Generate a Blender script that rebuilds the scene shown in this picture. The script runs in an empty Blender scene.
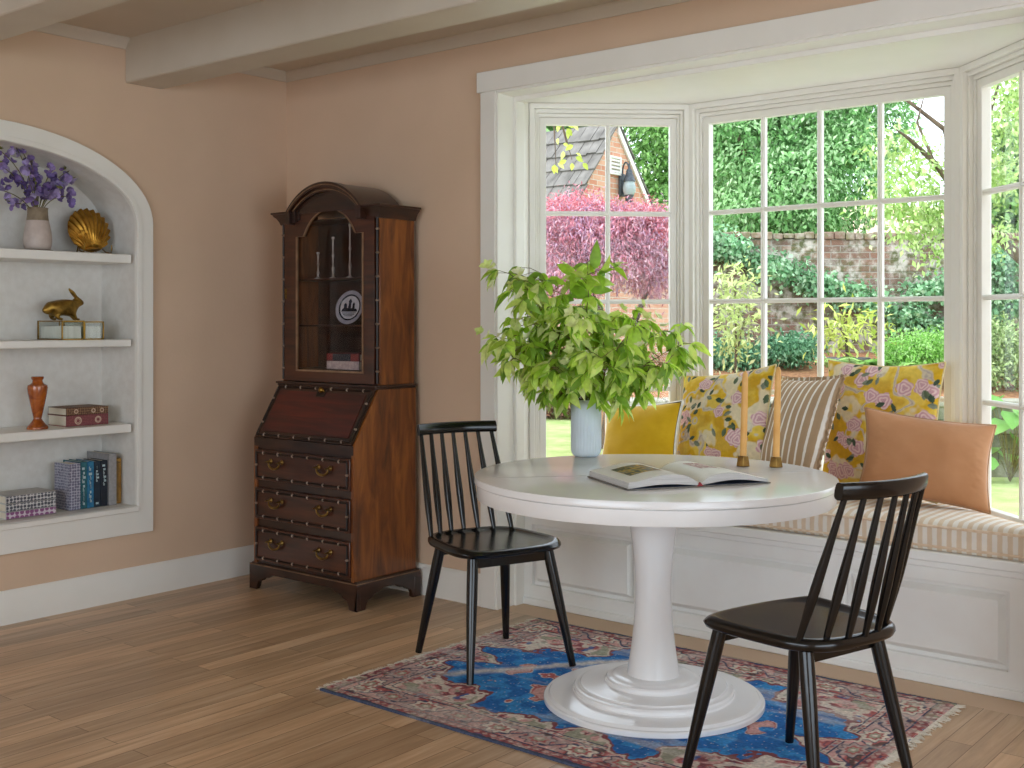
import bpy, bmesh, math, random
import numpy as np
from mathutils import Vector, Matrix, noise as mnoise
from mathutils.geometry import tessellate_polygon

random.seed(7)
SC = bpy.context.scene
COL = SC.collection
PI = math.pi
R = math.radians

# ------------------------------------------------------------------ helpers
def lin(h):
    """'#rrggbb' -> linear rgba"""
    h = h.lstrip('#')
    out = []
    for i in (0, 2, 4):
        c = int(h[i:i + 2], 16) / 255.0
        out.append(c / 12.92 if c <= 0.04045 else ((c + 0.055) / 1.055) ** 2.4)
    return (out[0], out[1], out[2], 1.0)

def lin3(h):
    return np.array(lin(h)[:3])

class MB:
    """collects geometry for ONE mesh object"""
    def __init__(self):
        self.v = []
        self.f = []
    def add(self, vs, fs):
        b = len(self.v)
        self.v.extend([tuple(p) for p in vs])
        self.f.extend([tuple(i + b for i in f) for f in fs])
        return self
    def box(self, x0, x1, y0, y1, z0, z1):
        vs = [(x0, y0, z0), (x1, y0, z0), (x1, y1, z0), (x0, y1, z0),
              (x0, y0, z1), (x1, y0, z1), (x1, y1, z1), (x0, y1, z1)]
        return self.add(vs, [(0, 3, 2, 1), (4, 5, 6, 7), (0, 1, 5, 4), (1, 2, 6, 5), (2, 3, 7, 6), (3, 0, 4, 7)])
    def hexa(self, bottom, top):
        """bottom/top: 4 points each, same order"""
        return self.add(list(bottom) + list(top), [(0, 3, 2, 1), (4, 5, 6, 7), (0, 1, 5, 4), (1, 2, 6, 5), (2, 3, 7, 6), (3, 0, 4, 7)])
    def prism(self, outer, fn, t0, t1, holes=()):
        """2d polygon (with holes) extruded from t0 to t1; fn(a,b,t)->xyz"""
        loops = [list(outer)] + [list(h) for h in holes]
        flat = [p for l in loops for p in l]
        n = len(flat)
        tris = tessellate_polygon([[Vector((p[0], p[1], 0)) for p in l] for l in loops])
        vs = [fn(a, b, t0) for a, b in flat] + [fn(a, b, t1) for a, b in flat]
        fs = [tuple(t) for t in tris] + [tuple(i + n for i in reversed(t)) for t in tris]
        o = 0
        for l in loops:
            m = len(l)
            for i in range(m):
                a, b = o + i, o + (i + 1) % m
                fs.append((a, b, b + n, a + n))
            o += m
        return self.add(vs, fs)
    def tube(self, pts, rad, n=8, closed=False, flat=1.0):
        pts = [Vector(p) for p in pts]
        m = len(pts)
        if not hasattr(rad, '__len__'):
            rad = [rad] * m
        t0 = (pts[1] - pts[0]).normalized()
        up = Vector((0, 0, 1)) if abs(t0.z) < 0.9 else Vector((1, 0, 0))
        nrm = t0.cross(up).normalized()
        vs = []
        for i in range(m):
            if closed:
                t = (pts[(i + 1) % m] - pts[i - 1]).normalized()
            elif i == 0:
                t = t0
            elif i == m - 1:
                t = (pts[-1] - pts[-2]).normalized()
            else:
                t = (pts[i + 1] - pts[i - 1]).normalized()
            nrm = (nrm - t * nrm.dot(t))
            nrm = nrm.normalized() if nrm.length > 1e-6 else t.orthogonal().normalized()
            bi = t.cross(nrm)
            for k in range(n):
                a = 2 * PI * k / n
                vs.append(pts[i] + nrm * (math.cos(a) * rad[i]) + bi * (math.sin(a) * rad[i] * flat))
        fs = []
        for i in range(m if closed else m - 1):
            j = (i + 1) % m
            for k in range(n):
                k2 = (k + 1) % n
                fs.append((i * n + k, i * n + k2, j * n + k2, j * n + k))
        if not closed:
            fs.append(tuple(range(n - 1, -1, -1)))
            fs.append(tuple((m - 1) * n + k for k in range(n)))
        return self.add(vs, fs)
    def lathe(self, prof, n=32, c=(0, 0, 0), flute=None, axis='z', loop=False):
        """prof [(r,z)]; flute(r, z, angle)->r"""
        vs, fs = [], []
        m = len(prof)
        for r, z in prof:
            for k in range(n):
                a = 2 * PI * k / n
                rr = flute(r, z, a) if flute else r
                if axis == 'z':
                    vs.append((c[0] + rr * math.cos(a), c[1] + rr * math.sin(a), c[2] + z))
                elif axis == 'x':
                    vs.append((c[0] + z, c[1] + rr * math.cos(a), c[2] + rr * math.sin(a)))
                else:
                    vs.append((c[0] + rr * math.cos(a), c[1] + z, c[2] + rr * math.sin(a)))
        for i in range(m - 1):
            for k in range(n):
                k2 = (k + 1) % n
                fs.append((i * n + k, i * n + k2, (i + 1) * n + k2, (i + 1) * n + k))
        if loop:
            for k in range(n):
                k2 = (k + 1) % n
                fs.append(((m - 1) * n + k, (m - 1) * n + k2, k2, k))
            return self.add(vs, fs)
        fs.append(tuple(range(n - 1, -1, -1)))
        fs.append(tuple((m - 1) * n + k for k in range(n)))
        return self.add(vs, fs)
    def ring(self, a0, a1, b0, b1, ia0, ia1, ib0, ib1, fn, t0, t1):
        """rectangular frame (outer a0..b1, inner ia0..ib1) extruded"""
        return self.prism([(a0, b0), (a1, b0), (a1, b1), (a0, b1)], fn, t0, t1,
                          holes=[[(ia0, ib0), (ia1, ib0), (ia1, ib1), (ia0, ib1)]])
    def grid(self, fn, nu, nv, wrap=False):
        vs = [fn(i / (nu - 1), j / (nv - 1)) for i in range(nu) for j in range(nv)]
        fs = []
        for i in range(nu - 1):
            for j in range(nv - 1):
                fs.append((i * nv + j, (i + 1) * nv + j, (i + 1) * nv + j + 1, i * nv + j + 1))
        return self.add(vs, fs)
    def sphere(self, c, r, n=12, s=(1, 1, 1)):
        m = n // 2 + 1
        prof = [(max(r * math.sin(PI * i / (m - 1)), 1e-5), -r * math.cos(PI * i / (m - 1))) for i in range(m)]
        b = len(self.v)
        self.lathe(prof, n)
        for i in range(b, len(self.v)):
            p = self.v[i]
            self.v[i] = (c[0] + p[0] * s[0], c[1] + p[1] * s[1], c[2] + p[2] * s[2])
        return self
    def xform(self, M, start=0):
        for i in range(start, len(self.v)):
            self.v[i] = tuple(M @ Vector(self.v[i]))
        return self
    def obj(self, name, mat, parent=None, loc=(0, 0, 0), rot=(0, 0, 0), smooth=35, bevel=0, seg=2, recalc=True):
        me = bpy.data.meshes.new(name)
        me.from_pydata([tuple(p) for p in self.v], [], self.f)
        if recalc:
            bm = bmesh.new(); bm.from_mesh(me)
            bmesh.ops.remove_doubles(bm, verts=bm.verts, dist=1e-5)
            bmesh.ops.recalc_face_normals(bm, faces=bm.faces)
            bm.to_mesh(me); bm.free()
        return link(name, me, mat, parent, loc, rot, smooth, bevel, seg)

def link(name, me, mat, parent=None, loc=(0, 0, 0), rot=(0, 0, 0), smooth=35, bevel=0, seg=2):
    o = bpy.data.objects.new(name, me)
    COL.objects.link(o)
    o.location = loc
    o.rotation_euler = rot
    if parent is not None:
        o.parent = parent
    if mat is not None:
        me.materials.append(mat)
    if smooth:
        me.polygons.foreach_set('use_smooth', [True] * len(me.polygons))
        me.set_sharp_from_angle(angle=R(smooth))
    if bevel:
        b = o.modifiers.new('bevel', 'BEVEL')
        b.width = bevel; b.segments = seg; b.limit_method = 'ANGLE'; b.angle_limit = R(40)
        b.harden_normals = False
    return o

def tag(o, label, cat, group=None, kind=None):
    o['label'] = label
    o['category'] = cat
    if group: o['group'] = group
    if kind: o['kind'] = kind
    return o

def thing(name, label, cat, loc=(0, 0, 0), rot=(0, 0, 0), group=None, kind=None):
    o = bpy.data.objects.new(name, None)
    o.empty_display_size = 0.1
    COL.objects.link(o)
    o.location = loc
    o.rotation_euler = rot
    return tag(o, label, cat, group, kind)

def struct(o):
    o['kind'] = 'structure'
    return o

def copy_tree(o, parent=None):
    c = o.copy(); COL.objects.link(c)
    if parent is not None: c.parent = parent
    for ch in list(o.children): copy_tree(ch, c)
    return c

def np_obj(name, V, Fc, mat, colors=None, parent=None, loc=(0, 0, 0), rot=(0, 0, 0), smooth=False):
    """fast mesh from numpy arrays; Fc (M,k); colors (N,3) linear"""
    V = np.asarray(V, dtype=np.float32); Fc = np.asarray(Fc, dtype=np.int32)
    me = bpy.data.meshes.new(name)
    me.vertices.add(len(V)); me.vertices.foreach_set('co', V.ravel())
    m, k = Fc.shape
    me.loops.add(m * k); me.loops.foreach_set('vertex_index', Fc.ravel())
    me.polygons.add(m)
    me.polygons.foreach_set('loop_start', np.arange(0, m * k, k, dtype=np.int32))
    try:
        me.polygons.foreach_set('loop_total', np.full(m, k, dtype=np.int32))
    except Exception:
        pass
    me.update(calc_edges=True)
    if colors is not None:
        ca = me.color_attributes.new('Col', 'FLOAT_COLOR', 'POINT')
        cc = np.ones((len(V), 4), dtype=np.float32); cc[:, :3] = colors
        ca.data.foreach_set('color', cc.ravel())
    o = bpy.data.objects.new(name, me); COL.objects.link(o)
    o.location = loc; o.rotation_euler = rot
    if parent is not None: o.parent = parent
    me.materials.append(mat)
    if smooth: me.polygons.foreach_set('use_smooth', [True] * m)
    me.validate()
    return o

# value noise for patterns woven or printed into cloth
def _hash(i, j, seed):
    h = (i * 374761393 + j * 668265263 + seed * 1442695041) & 0xffffffff
    h = ((h ^ (h >> 13)) * 1274126177) & 0xffffffff
    return ((h ^ (h >> 16)) & 0xffff) / 65535.0
def vnoise(x, y, seed=0):
    xi = np.floor(x).astype(np.int64); yi = np.floor(y).astype(np.int64)
    fx = x - xi; fy = y - yi
    fx = fx * fx * (3 - 2 * fx); fy = fy * fy * (3 - 2 * fy)
    a = _hash(xi, yi, seed); b = _hash(xi + 1, yi, seed); c = _hash(xi, yi + 1, seed); d = _hash(xi + 1, yi + 1, seed)
    return (a * (1 - fx) + b * fx) * (1 - fy) + (c * (1 - fx) + d * fx) * fy
def fbm(x, y, seed=0, o=4):
    s = 0; w = 0
    for k in range(o):
        s = s + vnoise(x * 2 ** k, y * 2 ** k, seed + k) * 0.5 ** k; w += 0.5 ** k
    return s / w
def mixc(a, b, t):
    t = np.clip(t, 0, 1)[..., None]
    return a * (1 - t) + b * t
def sstep(a, b, x):
    t = np.clip((x - a) / (b - a), 0, 1)
    return t * t * (3 - 2 * t)

# ------------------------------------------------------------------ materials
def newmat(name):
    m = bpy.data.materials.new(name); m.use_nodes = True
    nt = m.node_tree
    return m, nt, nt.nodes['Principled BSDF'], nt.nodes, nt.links

def pmat(name, c1, c2=None, scale=8.0, stretch=(1, 1, 1), rough=0.5, metal=0.0, bump=0.0, bscale=None,
         spec=0.5, coat=0.0, detail=4.0, lo=0.35, hi=0.65, rvar=0.0, sheen=0.0, distort=0.0):
    m, nt, b, N, L = newmat(name)
    b.inputs['Roughness'].default_value = rough
    b.inputs['Metallic'].default_value = metal
    b.inputs['Specular IOR Level'].default_value = spec
    b.inputs['Coat Weight'].default_value = coat
    b.inputs['Coat Roughness'].default_value = 0.15
    if sheen:
        b.inputs['Sheen Weight'].default_value = sheen
        b.inputs['Sheen Roughness'].default_value = 0.4
    c2 = c2 or c1
    tc = N.new('ShaderNodeTexCoord'); mp = N.new('ShaderNodeMapping')
    mp.inputs['Scale'].default_value = stretch
    L.new(tc.outputs['Object'], mp.inputs['Vector'])
    nz = N.new('ShaderNodeTexNoise'); nz.inputs['Scale'].default_value = scale
    nz.inputs['Detail'].default_value = detail; nz.inputs['Distortion'].default_value = distort
    L.new(mp.outputs['Vector'], nz.inputs['Vector'])
    cr = N.new('ShaderNodeValToRGB')
    cr.color_ramp.elements[0].position = lo; cr.color_ramp.elements[0].color = lin(c1)
    cr.color_ramp.elements[1].position = hi; cr.color_ramp.elements[1].color = lin(c2)
    L.new(nz.outputs['Fac'], cr.inputs['Fac']); L.new(cr.outputs['Color'], b.inputs['Base Color'])
    if rvar:
        mr = N.new('ShaderNodeMapRange')
        mr.inputs['To Min'].default_value = rough - rvar; mr.inputs['To Max'].default_value = rough + rvar
        L.new(nz.outputs['Fac'], mr.inputs['Value']); L.new(mr.outputs['Result'], b.inputs['Roughness'])
    if bump:
        n2 = N.new('ShaderNodeTexNoise'); n2.inputs['Scale'].default_value = bscale or scale * 4
        n2.inputs['Detail'].default_value = 3
        L.new(mp.outputs['Vector'], n2.inputs['Vector'])
        bp = N.new('ShaderNodeBump'); bp.inputs['Strength'].default_value = bump; bp.inputs['Distance'].default_value = 0.01
        L.new(n2.outputs['Fac'], bp.inputs['Height']); L.new(bp.outputs['Normal'], b.inputs['Normal'])
    return m

def attr_mat(name, rough=0.6, tone=1.0, trans=0.0, nscale=30, namt=0.25, bump=0.0, bscale=200, spec=0.3, sheen=0.0, hue=None):
    """material whose printed / woven / leaf colour is the mesh's colour attribute, broken up by noise"""
    m, nt, b, N, L = newmat(name)
    b.inputs['Roughness'].default_value = rough
    b.inputs['Specular IOR Level'].default_value = spec
    if sheen:
        b.inputs['Sheen Weight'].default_value = sheen
    at = N.new('ShaderNodeAttribute'); at.attribute_name = 'Col'
    tc = N.new('ShaderNodeTexCoord')
    nz = N.new('ShaderNodeTexNoise'); nz.inputs['Scale'].default_value = nscale; nz.inputs['Detail'].default_value = 4
    L.new(tc.outputs['Object'], nz.inputs['Vector'])
    mr = N.new('ShaderNodeMapRange'); mr.inputs['From Min'].default_value = 0.3; mr.inputs['From Max'].default_value = 0.7
    mr.inputs['To Min'].default_value = tone * (1 - namt); mr.inputs['To Max'].default_value = tone * (1 + namt)
    L.new(nz.outputs['Fac'], mr.inputs['Value'])
    vm = N.new('ShaderNodeVectorMath'); vm.operation = 'SCALE'
    L.new(at.outputs['Color'], vm.inputs[0]); L.new(mr.outputs['Result'], vm.inputs['Scale'])
    L.new(vm.outputs['Vector'], b.inputs['Base Color'])
    if bump:
        n2 = N.new('ShaderNodeTexNoise'); n2.inputs['Scale'].default_value = bscale
        L.new(tc.outputs['Object'], n2.inputs['Vector'])
        bp = N.new('ShaderNodeBump'); bp.inputs['Strength'].default_value = bump; bp.inputs['Distance'].default_value = 0.004
        L.new(n2.outputs['Fac'], bp.inputs['Height']); L.new(bp.outputs['Normal'], b.inputs['Normal'])
    if trans:
        tr = N.new('ShaderNodeBsdfTranslucent'); L.new(vm.outputs['Vector'], tr.inputs['Color'])
        mx = N.new('ShaderNodeMixShader'); mx.inputs['Fac'].default_value = trans
        out = N['Material Output']
        L.new(b.outputs['BSDF'], mx.inputs[1]); L.new(tr.outputs['BSDF'], mx.inputs[2]); L.new(mx.outputs['Shader'], out.inputs['Surface'])
    return m

def glass_mat(name, gloss=0.06, tint=(1, 1, 1, 1)):
    m, nt, b, N, L = newmat(name)
    N.remove(b)
    tr = N.new('ShaderNodeBsdfTransparent'); tr.inputs['Color'].default_value = tint
    gl = N.new('ShaderNodeBsdfGlossy'); gl.inputs['Roughness'].default_value = 0.02
    lw = N.new('ShaderNodeLayerWeight'); lw.inputs['Blend'].default_value = 0.25
    mr = N.new('ShaderNodeMapRange'); mr.inputs['To Min'].default_value = gloss * .2; mr.inputs['To Max'].default_value = gloss * 2
    L.new(lw.outputs['Fresnel'], mr.inputs['Value'])
    mx = N.new('ShaderNodeMixShader')
    L.new(mr.outputs['Result'], mx.inputs['Fac'])
    L.new(tr.outputs['BSDF'], mx.inputs[1]); L.new(gl.outputs['BSDF'], mx.inputs[2])
    L.new(mx.outputs['Shader'], N['Material Output'].inputs['Surface'])
    return m

def stripe_mat(name, ca, cb, pitch, duty=0.5, axis=0, rough=0.8, thin=None, bump=0.2):
    """woven stripes along an object axis"""
    m, nt, b, N, L = newmat(name)
    b.inputs['Roughness'].default_value = rough; b.inputs['Specular IOR Level'].default_value = 0.2
    tc = N.new('ShaderNodeTexCoord'); sp = N.new('ShaderNodeSeparateXYZ')
    L.new(tc.outputs['Object'], sp.inputs['Vector'])
    nz = N.new('ShaderNodeTexNoise'); nz.inputs['Scale'].default_value = 40
    L.new(tc.outputs['Object'], nz.inputs['Vector'])
    ma = N.new('ShaderNodeMath'); ma.operation = 'MULTIPLY_ADD'; ma.inputs[1].default_value = 0.004
    L.new(nz.outputs['Fac'], ma.inputs[0]); L.new(sp.outputs[axis], ma.inputs[2])
    md = N.new('ShaderNodeMath'); md.operation = 'DIVIDE'; md.inputs[1].default_value = pitch
    L.new(ma.outputs[0], md.inputs[0])
    fr = N.new('ShaderNodeMath'); fr.operation = 'FRACT'; L.new(md.outputs[0], fr.inputs[0])
    pp = N.new('ShaderNodeMath'); pp.operation = 'PINGPONG'; pp.inputs[1].default_value = 0.5; L.new(fr.outputs[0], pp.inputs[0])
    cr = N.new('ShaderNodeValToRGB')
    e = cr.color_ramp.elements
    e[0].position = max(0, duty / 2 - 0.03); e[0].color = lin(ca)
    e[1].position = min(1, duty / 2 + 0.03); e[1].color = lin(cb)
    L.new(pp.outputs[0], cr.inputs['Fac'])
    n3 = N.new('ShaderNodeTexNoise'); n3.inputs['Scale'].default_value = 14
    L.new(tc.outputs['Object'], n3.inputs['Vector'])
    mr = N.new('ShaderNodeMapRange'); mr.inputs['To Min'].default_value = 0.85; mr.inputs['To Max'].default_value = 1.1
    L.new(n3.outputs['Fac'], mr.inputs['Value'])
    vm = N.new('ShaderNodeVectorMath'); vm.operation = 'SCALE'
    L.new(cr.outputs['Color'], vm.inputs[0]); L.new(mr.outputs['Result'], vm.inputs['Scale'])
    L.new(vm.outputs['Vector'], b.inputs['Base Color'])
    n2 = N.new('ShaderNodeTexNoise'); n2.inputs['Scale'].default_value = 350
    L.new(tc.outputs['Object'], n2.inputs['Vector'])
    bp = N.new('ShaderNodeBump'); bp.inputs['Strength'].default_value = bump; bp.inputs['Distance'].default_value = 0.003
    L.new(n2.outputs['Fac'], bp.inputs['Height']); L.new(bp.outputs['Normal'], b.inputs['Normal'])
    return m

def brick_mat(name, c1, c2, mortar, bw=0.215, bh=0.075, stain=None, amt=0.5, axes=(0, 2), bias=0.5):
    m, nt, b, N, L = newmat(name)
    b.inputs['Roughness'].default_value = 0.9; b.inputs['Specular IOR Level'].default_value = 0.15
    tc = N.new('ShaderNodeTexCoord'); sp = N.new('ShaderNodeSeparateXYZ'); cb = N.new('ShaderNodeCombineXYZ')
    L.new(tc.outputs['Object'], sp.inputs['Vector'])
    L.new(sp.outputs[axes[0]], cb.inputs[0]); L.new(sp.outputs[axes[1]], cb.inputs[1])
    nzd = N.new('ShaderNodeTexNoise'); nzd.inputs['Scale'].default_value = 6; L.new(tc.outputs['Object'], nzd.inputs['Vector'])
    vd = N.new('ShaderNodeVectorMath'); vd.operation = 'MULTIPLY_ADD'; vd.inputs[1].default_value = (0.02, 0.02, 0)
    L.new(nzd.outputs['Color'], vd.inputs[0]); L.new(cb.outputs[0], vd.inputs[2])
    br = N.new('ShaderNodeTexBrick')
    br.inputs['Color1'].default_value = lin(c1); br.inputs['Color2'].default_value = lin(c2); br.inputs['Mortar'].default_value = lin(mortar)
    br.inputs['Scale'].default_value = 1.0; br.inputs['Brick Width'].default_value = bw; br.inputs['Row Height'].default_value = bh
    br.inputs['Mortar Size'].default_value = 0.008; br.inputs['Mortar Smooth'].default_value = 0.3
    br.inputs['Bias'].default_value = bias - 0.5
    L.new(vd.outputs[0], br.inputs['Vector'])
    col = br.outputs['Color']
    if stain:
        nz = N.new('ShaderNodeTexNoise'); nz.inputs['Scale'].default_value = 3.6; nz.inputs['Detail'].default_value = 8
        nz.inputs['Roughness'].default_value = 0.7
        L.new(tc.outputs['Object'], nz.inputs['Vector'])
        cr = N.new('ShaderNodeValToRGB'); cr.color_ramp.elements[0].position = 0.40; cr.color_ramp.elements[1].position = 0.56
        cr.color_ramp.elements[0].color = (0, 0, 0, 1); cr.color_ramp.elements[1].color = (amt, amt, amt, 1)
        L.new(nz.outputs['Fac'], cr.inputs['Fac'])
        nz3 = N.new('ShaderNodeTexNoise'); nz3.inputs['Scale'].default_value = 14; nz3.inputs['Detail'].default_value = 5
        L.new(tc.outputs['Object'], nz3.inputs['Vector'])
        cr3 = N.new('ShaderNodeValToRGB')
        cr3.color_ramp.elements[0].position = 0.4; cr3.color_ramp.elements[1].position = 0.6
        cr3.color_ramp.elements[0].color = lin(stain[0]); cr3.color_ramp.elements[1].color = lin(stain[1])
        L.new(nz3.outputs['Fac'], cr3.inputs['Fac'])
        mx = N.new('ShaderNodeMix'); mx.data_type = 'RGBA'
        L.new(cr.outputs['Color'], mx.inputs['Factor']); L.new(col, mx.inputs['A']); L.new(cr3.outputs['Color'], mx.inputs['B'])
        col = mx.outputs['Result']
    L.new(col, b.inputs['Base Color'])
    bp = N.new('ShaderNodeBump'); bp.inputs['Strength'].default_value = 0.8; bp.inputs['Distance'].default_value = 0.012; bp.invert = True
    L.new(br.outputs['Fac'], bp.inputs['Height']); L.new(bp.outputs['Normal'], b.inputs['Normal'])
    return m

def floor_mat():
    m, nt, b, N, L = newmat('oak_floor')
    tc = N.new('ShaderNodeTexCoord'); sp = N.new('ShaderNodeSeparateXYZ'); cb = N.new('ShaderNodeCombineXYZ')
    L.new(tc.outputs['Object'], sp.inputs['Vector'])
    L.new(sp.outputs[1], cb.inputs[0]); L.new(sp.outputs[0], cb.inputs[1])        # planks run along Y
    br = N.new('ShaderNodeTexBrick')
    br.inputs['Color1'].default_value = (0, 0, 0, 1); br.inputs['Color2'].default_value = (1, 1, 1, 1); br.inputs['Mortar'].default_value = (0.5, 0.5, 0.5, 1)
    br.inputs['Scale'].default_value = 1; br.inputs['Brick Width'].default_value = 1.05; br.inputs['Row Height'].default_value = 0.085
    br.inputs['Mortar Size'].default_value = 0.0012; br.inputs['Mortar Smooth'].default_value = 0.1
    br.offset = 0.37; br.offset_frequency = 2
    L.new(cb.outputs[0], br.inputs['Vector'])
    # per plank offset for the grain
    mp = N.new('ShaderNodeMapping'); mp.inputs['Scale'].default_value = (9, 0.7, 1)
    L.new(tc.outputs['Object'], mp.inputs['Vector'])
    va = N.new('ShaderNodeVectorMath'); va.operation = 'MULTIPLY_ADD'; va.inputs[1].default_value = (3.1, 7.7, 0)
    L.new(br.outputs['Color'], va.inputs[0]); L.new(mp.outputs[0], va.inputs[2])
    nz = N.new('ShaderNodeTexNoise'); nz.inputs['Scale'].default_value = 3.0; nz.inputs['Detail'].default_value = 8; nz.inputs['Roughness'].default_value = 0.62
    nz.inputs['Distortion'].default_value = 0.5
    L.new(va.outputs[0], nz.inputs['Vector'])
    cr = N.new('ShaderNodeValToRGB')
    e = cr.color_ramp.elements
    e[0].position = 0.25; e[0].color = lin('#a68665'); e[1].position = 0.75; e[1].color = lin('#d9bd9b')
    x = e.new(0.5); x.color = lin('#c4a17d')
    L.new(nz.outputs['Fac'], cr.inputs['Fac'])
    # plank to plank tone
    mr = N.new('ShaderNodeMapRange'); mr.inputs['To Min'].default_value = 0.76; mr.inputs['To Max'].default_value = 1.20
    L.new(br.outputs['Color'], mr.inputs['Value'])
    vm = N.new('ShaderNodeVectorMath'); vm.operation = 'SCALE'
    L.new(cr.outputs['Color'], vm.inputs[0]); L.new(mr.outputs['Result'], vm.inputs['Scale'])
    mx = N.new('ShaderNodeMix'); mx.data_type = 'RGBA'; mx.inputs['B'].default_value = lin('#6d4a2c')
    L.new(br.outputs['Fac'], mx.inputs['Factor']); L.new(vm.outputs[0], mx.inputs['A'])
    L.new(mx.outputs['Result'], b.inputs['Base Color'])
    b.inputs['Roughness'].default_value = 0.33; b.inputs['Specular IOR Level'].default_value = 0.45
    bp = N.new('ShaderNodeBump'); bp.inputs['Strength'].default_value = 0.12; bp.inputs['Distance'].default_value = 0.002
    L.new(nz.outputs['Fac'], bp.inputs['Height']); L.new(bp.outputs['Normal'], b.inputs['Normal'])
    return m

def wood_mat(name, dark, mid, light, along=2, rough=0.35, coat=0.3, scale=2.2, burl=0.0):
    """varnished wood, grain along one object axis"""
    m, nt, b, N, L = newmat(name)
    b.inputs['Roughness'].default_value = rough; b.inputs['Coat Weight'].default_value = coat; b.inputs['Coat Roughness'].default_value = 0.18
    tc = N.new('ShaderNodeTexCoord'); mp = N.new('ShaderNodeMapping')
    s = [11.0, 11.0, 11.0]; s[along] = 1.0 + burl * 6
    mp.inputs['Scale'].default_value = s
    L.new(tc.outputs['Object'], mp.inputs['Vector'])
    nz = N.new('ShaderNodeTexNoise'); nz.inputs['Scale'].default_value = scale; nz.inputs['Detail'].default_value = 7
    nz.inputs['Distortion'].default_value = 0.7; nz.inputs['Roughness'].default_value = 0.6
    L.new(mp.outputs[0], nz.inputs['Vector'])
    cr = N.new('ShaderNodeValToRGB'); e = cr.color_ramp.elements
    e[0].position = 0.3; e[0].color = lin(dark); e[1].position = 0.72; e[1].color = lin(light)
    x = e.new(0.5); x.color = lin(mid)
    L.new(nz.outputs['Fac'], cr.inputs['Fac']); L.new(cr.outputs['Color'], b.inputs['Base Color'])
    return m

M = {}
M['wall'] = pmat('peach_plaster', '#d2b69c', '#d6baa0', scale=3, rough=0.75, bump=0.05, bscale=60, spec=0.25)
M['ceil'] = pmat('ceiling_paint', '#c6baaa', '#cbc0b1', scale=2, rough=0.6, spec=0.3)
M['beam'] = pmat('beam_paint', '#c0b6a6', '#c6bdae', scale=3, rough=0.38, bump=0.06, bscale=9, spec=0.45)
M['trim'] = pmat('white_trim_paint', '#e7e4dc', '#ebe8e1', scale=4, rough=0.35, spec=0.45)
M['bench'] = pmat('white_cabinet_paint', '#e7e4df', '#ecebe7', scale=4, rough=0.35, spec=0.45)
M['niche'] = pmat('niche_paint', '#d9d5ce', '#e0ddd7', scale=26, rough=0.55, bump=0.12, bscale=90, spec=0.35)
M['floor'] = floor_mat()
M['glass'] = glass_mat('window_glass', .025)
M['table'] = pmat('white_table_lacquer', '#eaeaea', '#f0f0f0', scale=3, rough=0.16, spec=0.5)
M['black'] = pmat('black_lacquered_wood', '#0a0909', '#110f0e', scale=4, stretch=(6, 1, 1), rough=0.2, spec=0.5, bump=0.03, bscale=30)
M['mahog'] = wood_mat('mahogany', '#2a150c', '#452213', '#5a2f1a', along=0, rough=0.32)
M['mahogside'] = wood_mat('mahogany_side', '#4a2610', '#7a4319', '#a06026', along=2, rough=0.34, scale=1.6, burl=0.12)
M['mahogdark'] = pmat('dark_mahogany', '#24120b', '#3c2013', scale=6, stretch=(1, 1, 4), rough=0.3, coat=0.3)
M['lidred'] = wood_mat('red_mahogany', '#2c0806', '#4a100b', '#651c10', along=0, rough=0.28)
M['bamboo'] = pmat('dark_turned_bamboo', '#170d09', '#2b1a12', scale=20, rough=0.42, spec=.35)
M['node'] = pmat('worn_bead', '#7d6a5c', '#a08c7c', scale=30, rough=0.35)
M['brass'] = pmat('aged_brass', '#8a6a2e', '#b08a42', scale=25, rough=0.32, metal=1.0)
M['brassdark'] = pmat('dark_brass', '#755a32', '#a5864a', scale=25, rough=0.35, metal=0.9)
M['gold'] = pmat('antique_gold', '#8f6420', '#c4923c', scale=18, rough=0.36, metal=0.9, bump=0.08)
M['bronze'] = pmat('gilded_bronze', '#6e5220', '#a8843a', scale=30, rough=0.4, metal=0.85, bump=0.15)
# ------------------------------------------------------------------ room shell
XR, YB, ZC = 7.5, -7.0, 2.728          # right wall, rear wall, ceiling height
YZ = lambda a, b, t: (t, a, b)        # polygon in the y-z plane, extruded along x
XZ = lambda a, b, t: (a, t, b)        # polygon in the x-z plane, extruded along y
XY = lambda a, b, t: (a, b, t)

o = MB().box(-0.45, XR + .3, YB - .3, 0.30, -0.12, 0).obj('floor', M['floor'], smooth=0); struct(o)
o = MB().box(-0.45, XR + .3, YB - .3, 0.15, ZC, ZC + .12).obj('ceiling', M['ceil'], smooth=0); struct(o)

# arched niche outline (y-z): half ellipse over straight sides
NY, NS = -1.70, 1.83
def arch(a, b, z0, n=40):
    pts = [(NY - a, z0), (NY + a, z0)]
    for i in range(n + 1):
        t = PI * i / n
        pts.append((NY + a * math.cos(t), NS + b * math.sin(t)))
    return pts
inner = arch(.752, .33, .45)
o = MB().prism([(YB, 0), (0.0, 0), (0.0, ZC), (YB, ZC)], YZ, -.06, 0.0, holes=[arch(.80, .38, .40)]).obj('wall_left', M['wall'], smooth=0); struct(o)
# the inside of the niche: sides, vault and back
mb = MB()
k = len(inner)
mb.add([(.0, a, b) for a, b in inner] + [(-.30, a, b) for a, b in inner],
       [(i, (i + 1) % k, (i + 1) % k + k, i + k) for i in range(k)])
big = [(NY - .9, .3), (NY + .9, .3), (NY + .9, 2.3), (NY - .9, 2.3)]
mb.prism(big, YZ, -.34, -.30)
mb.box(-.34, -.0, NY - .79, NY + .79, .41, .448)
o = mb.obj('wall_niche', M['niche'], smooth=30, recalc=False); struct(o)
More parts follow.
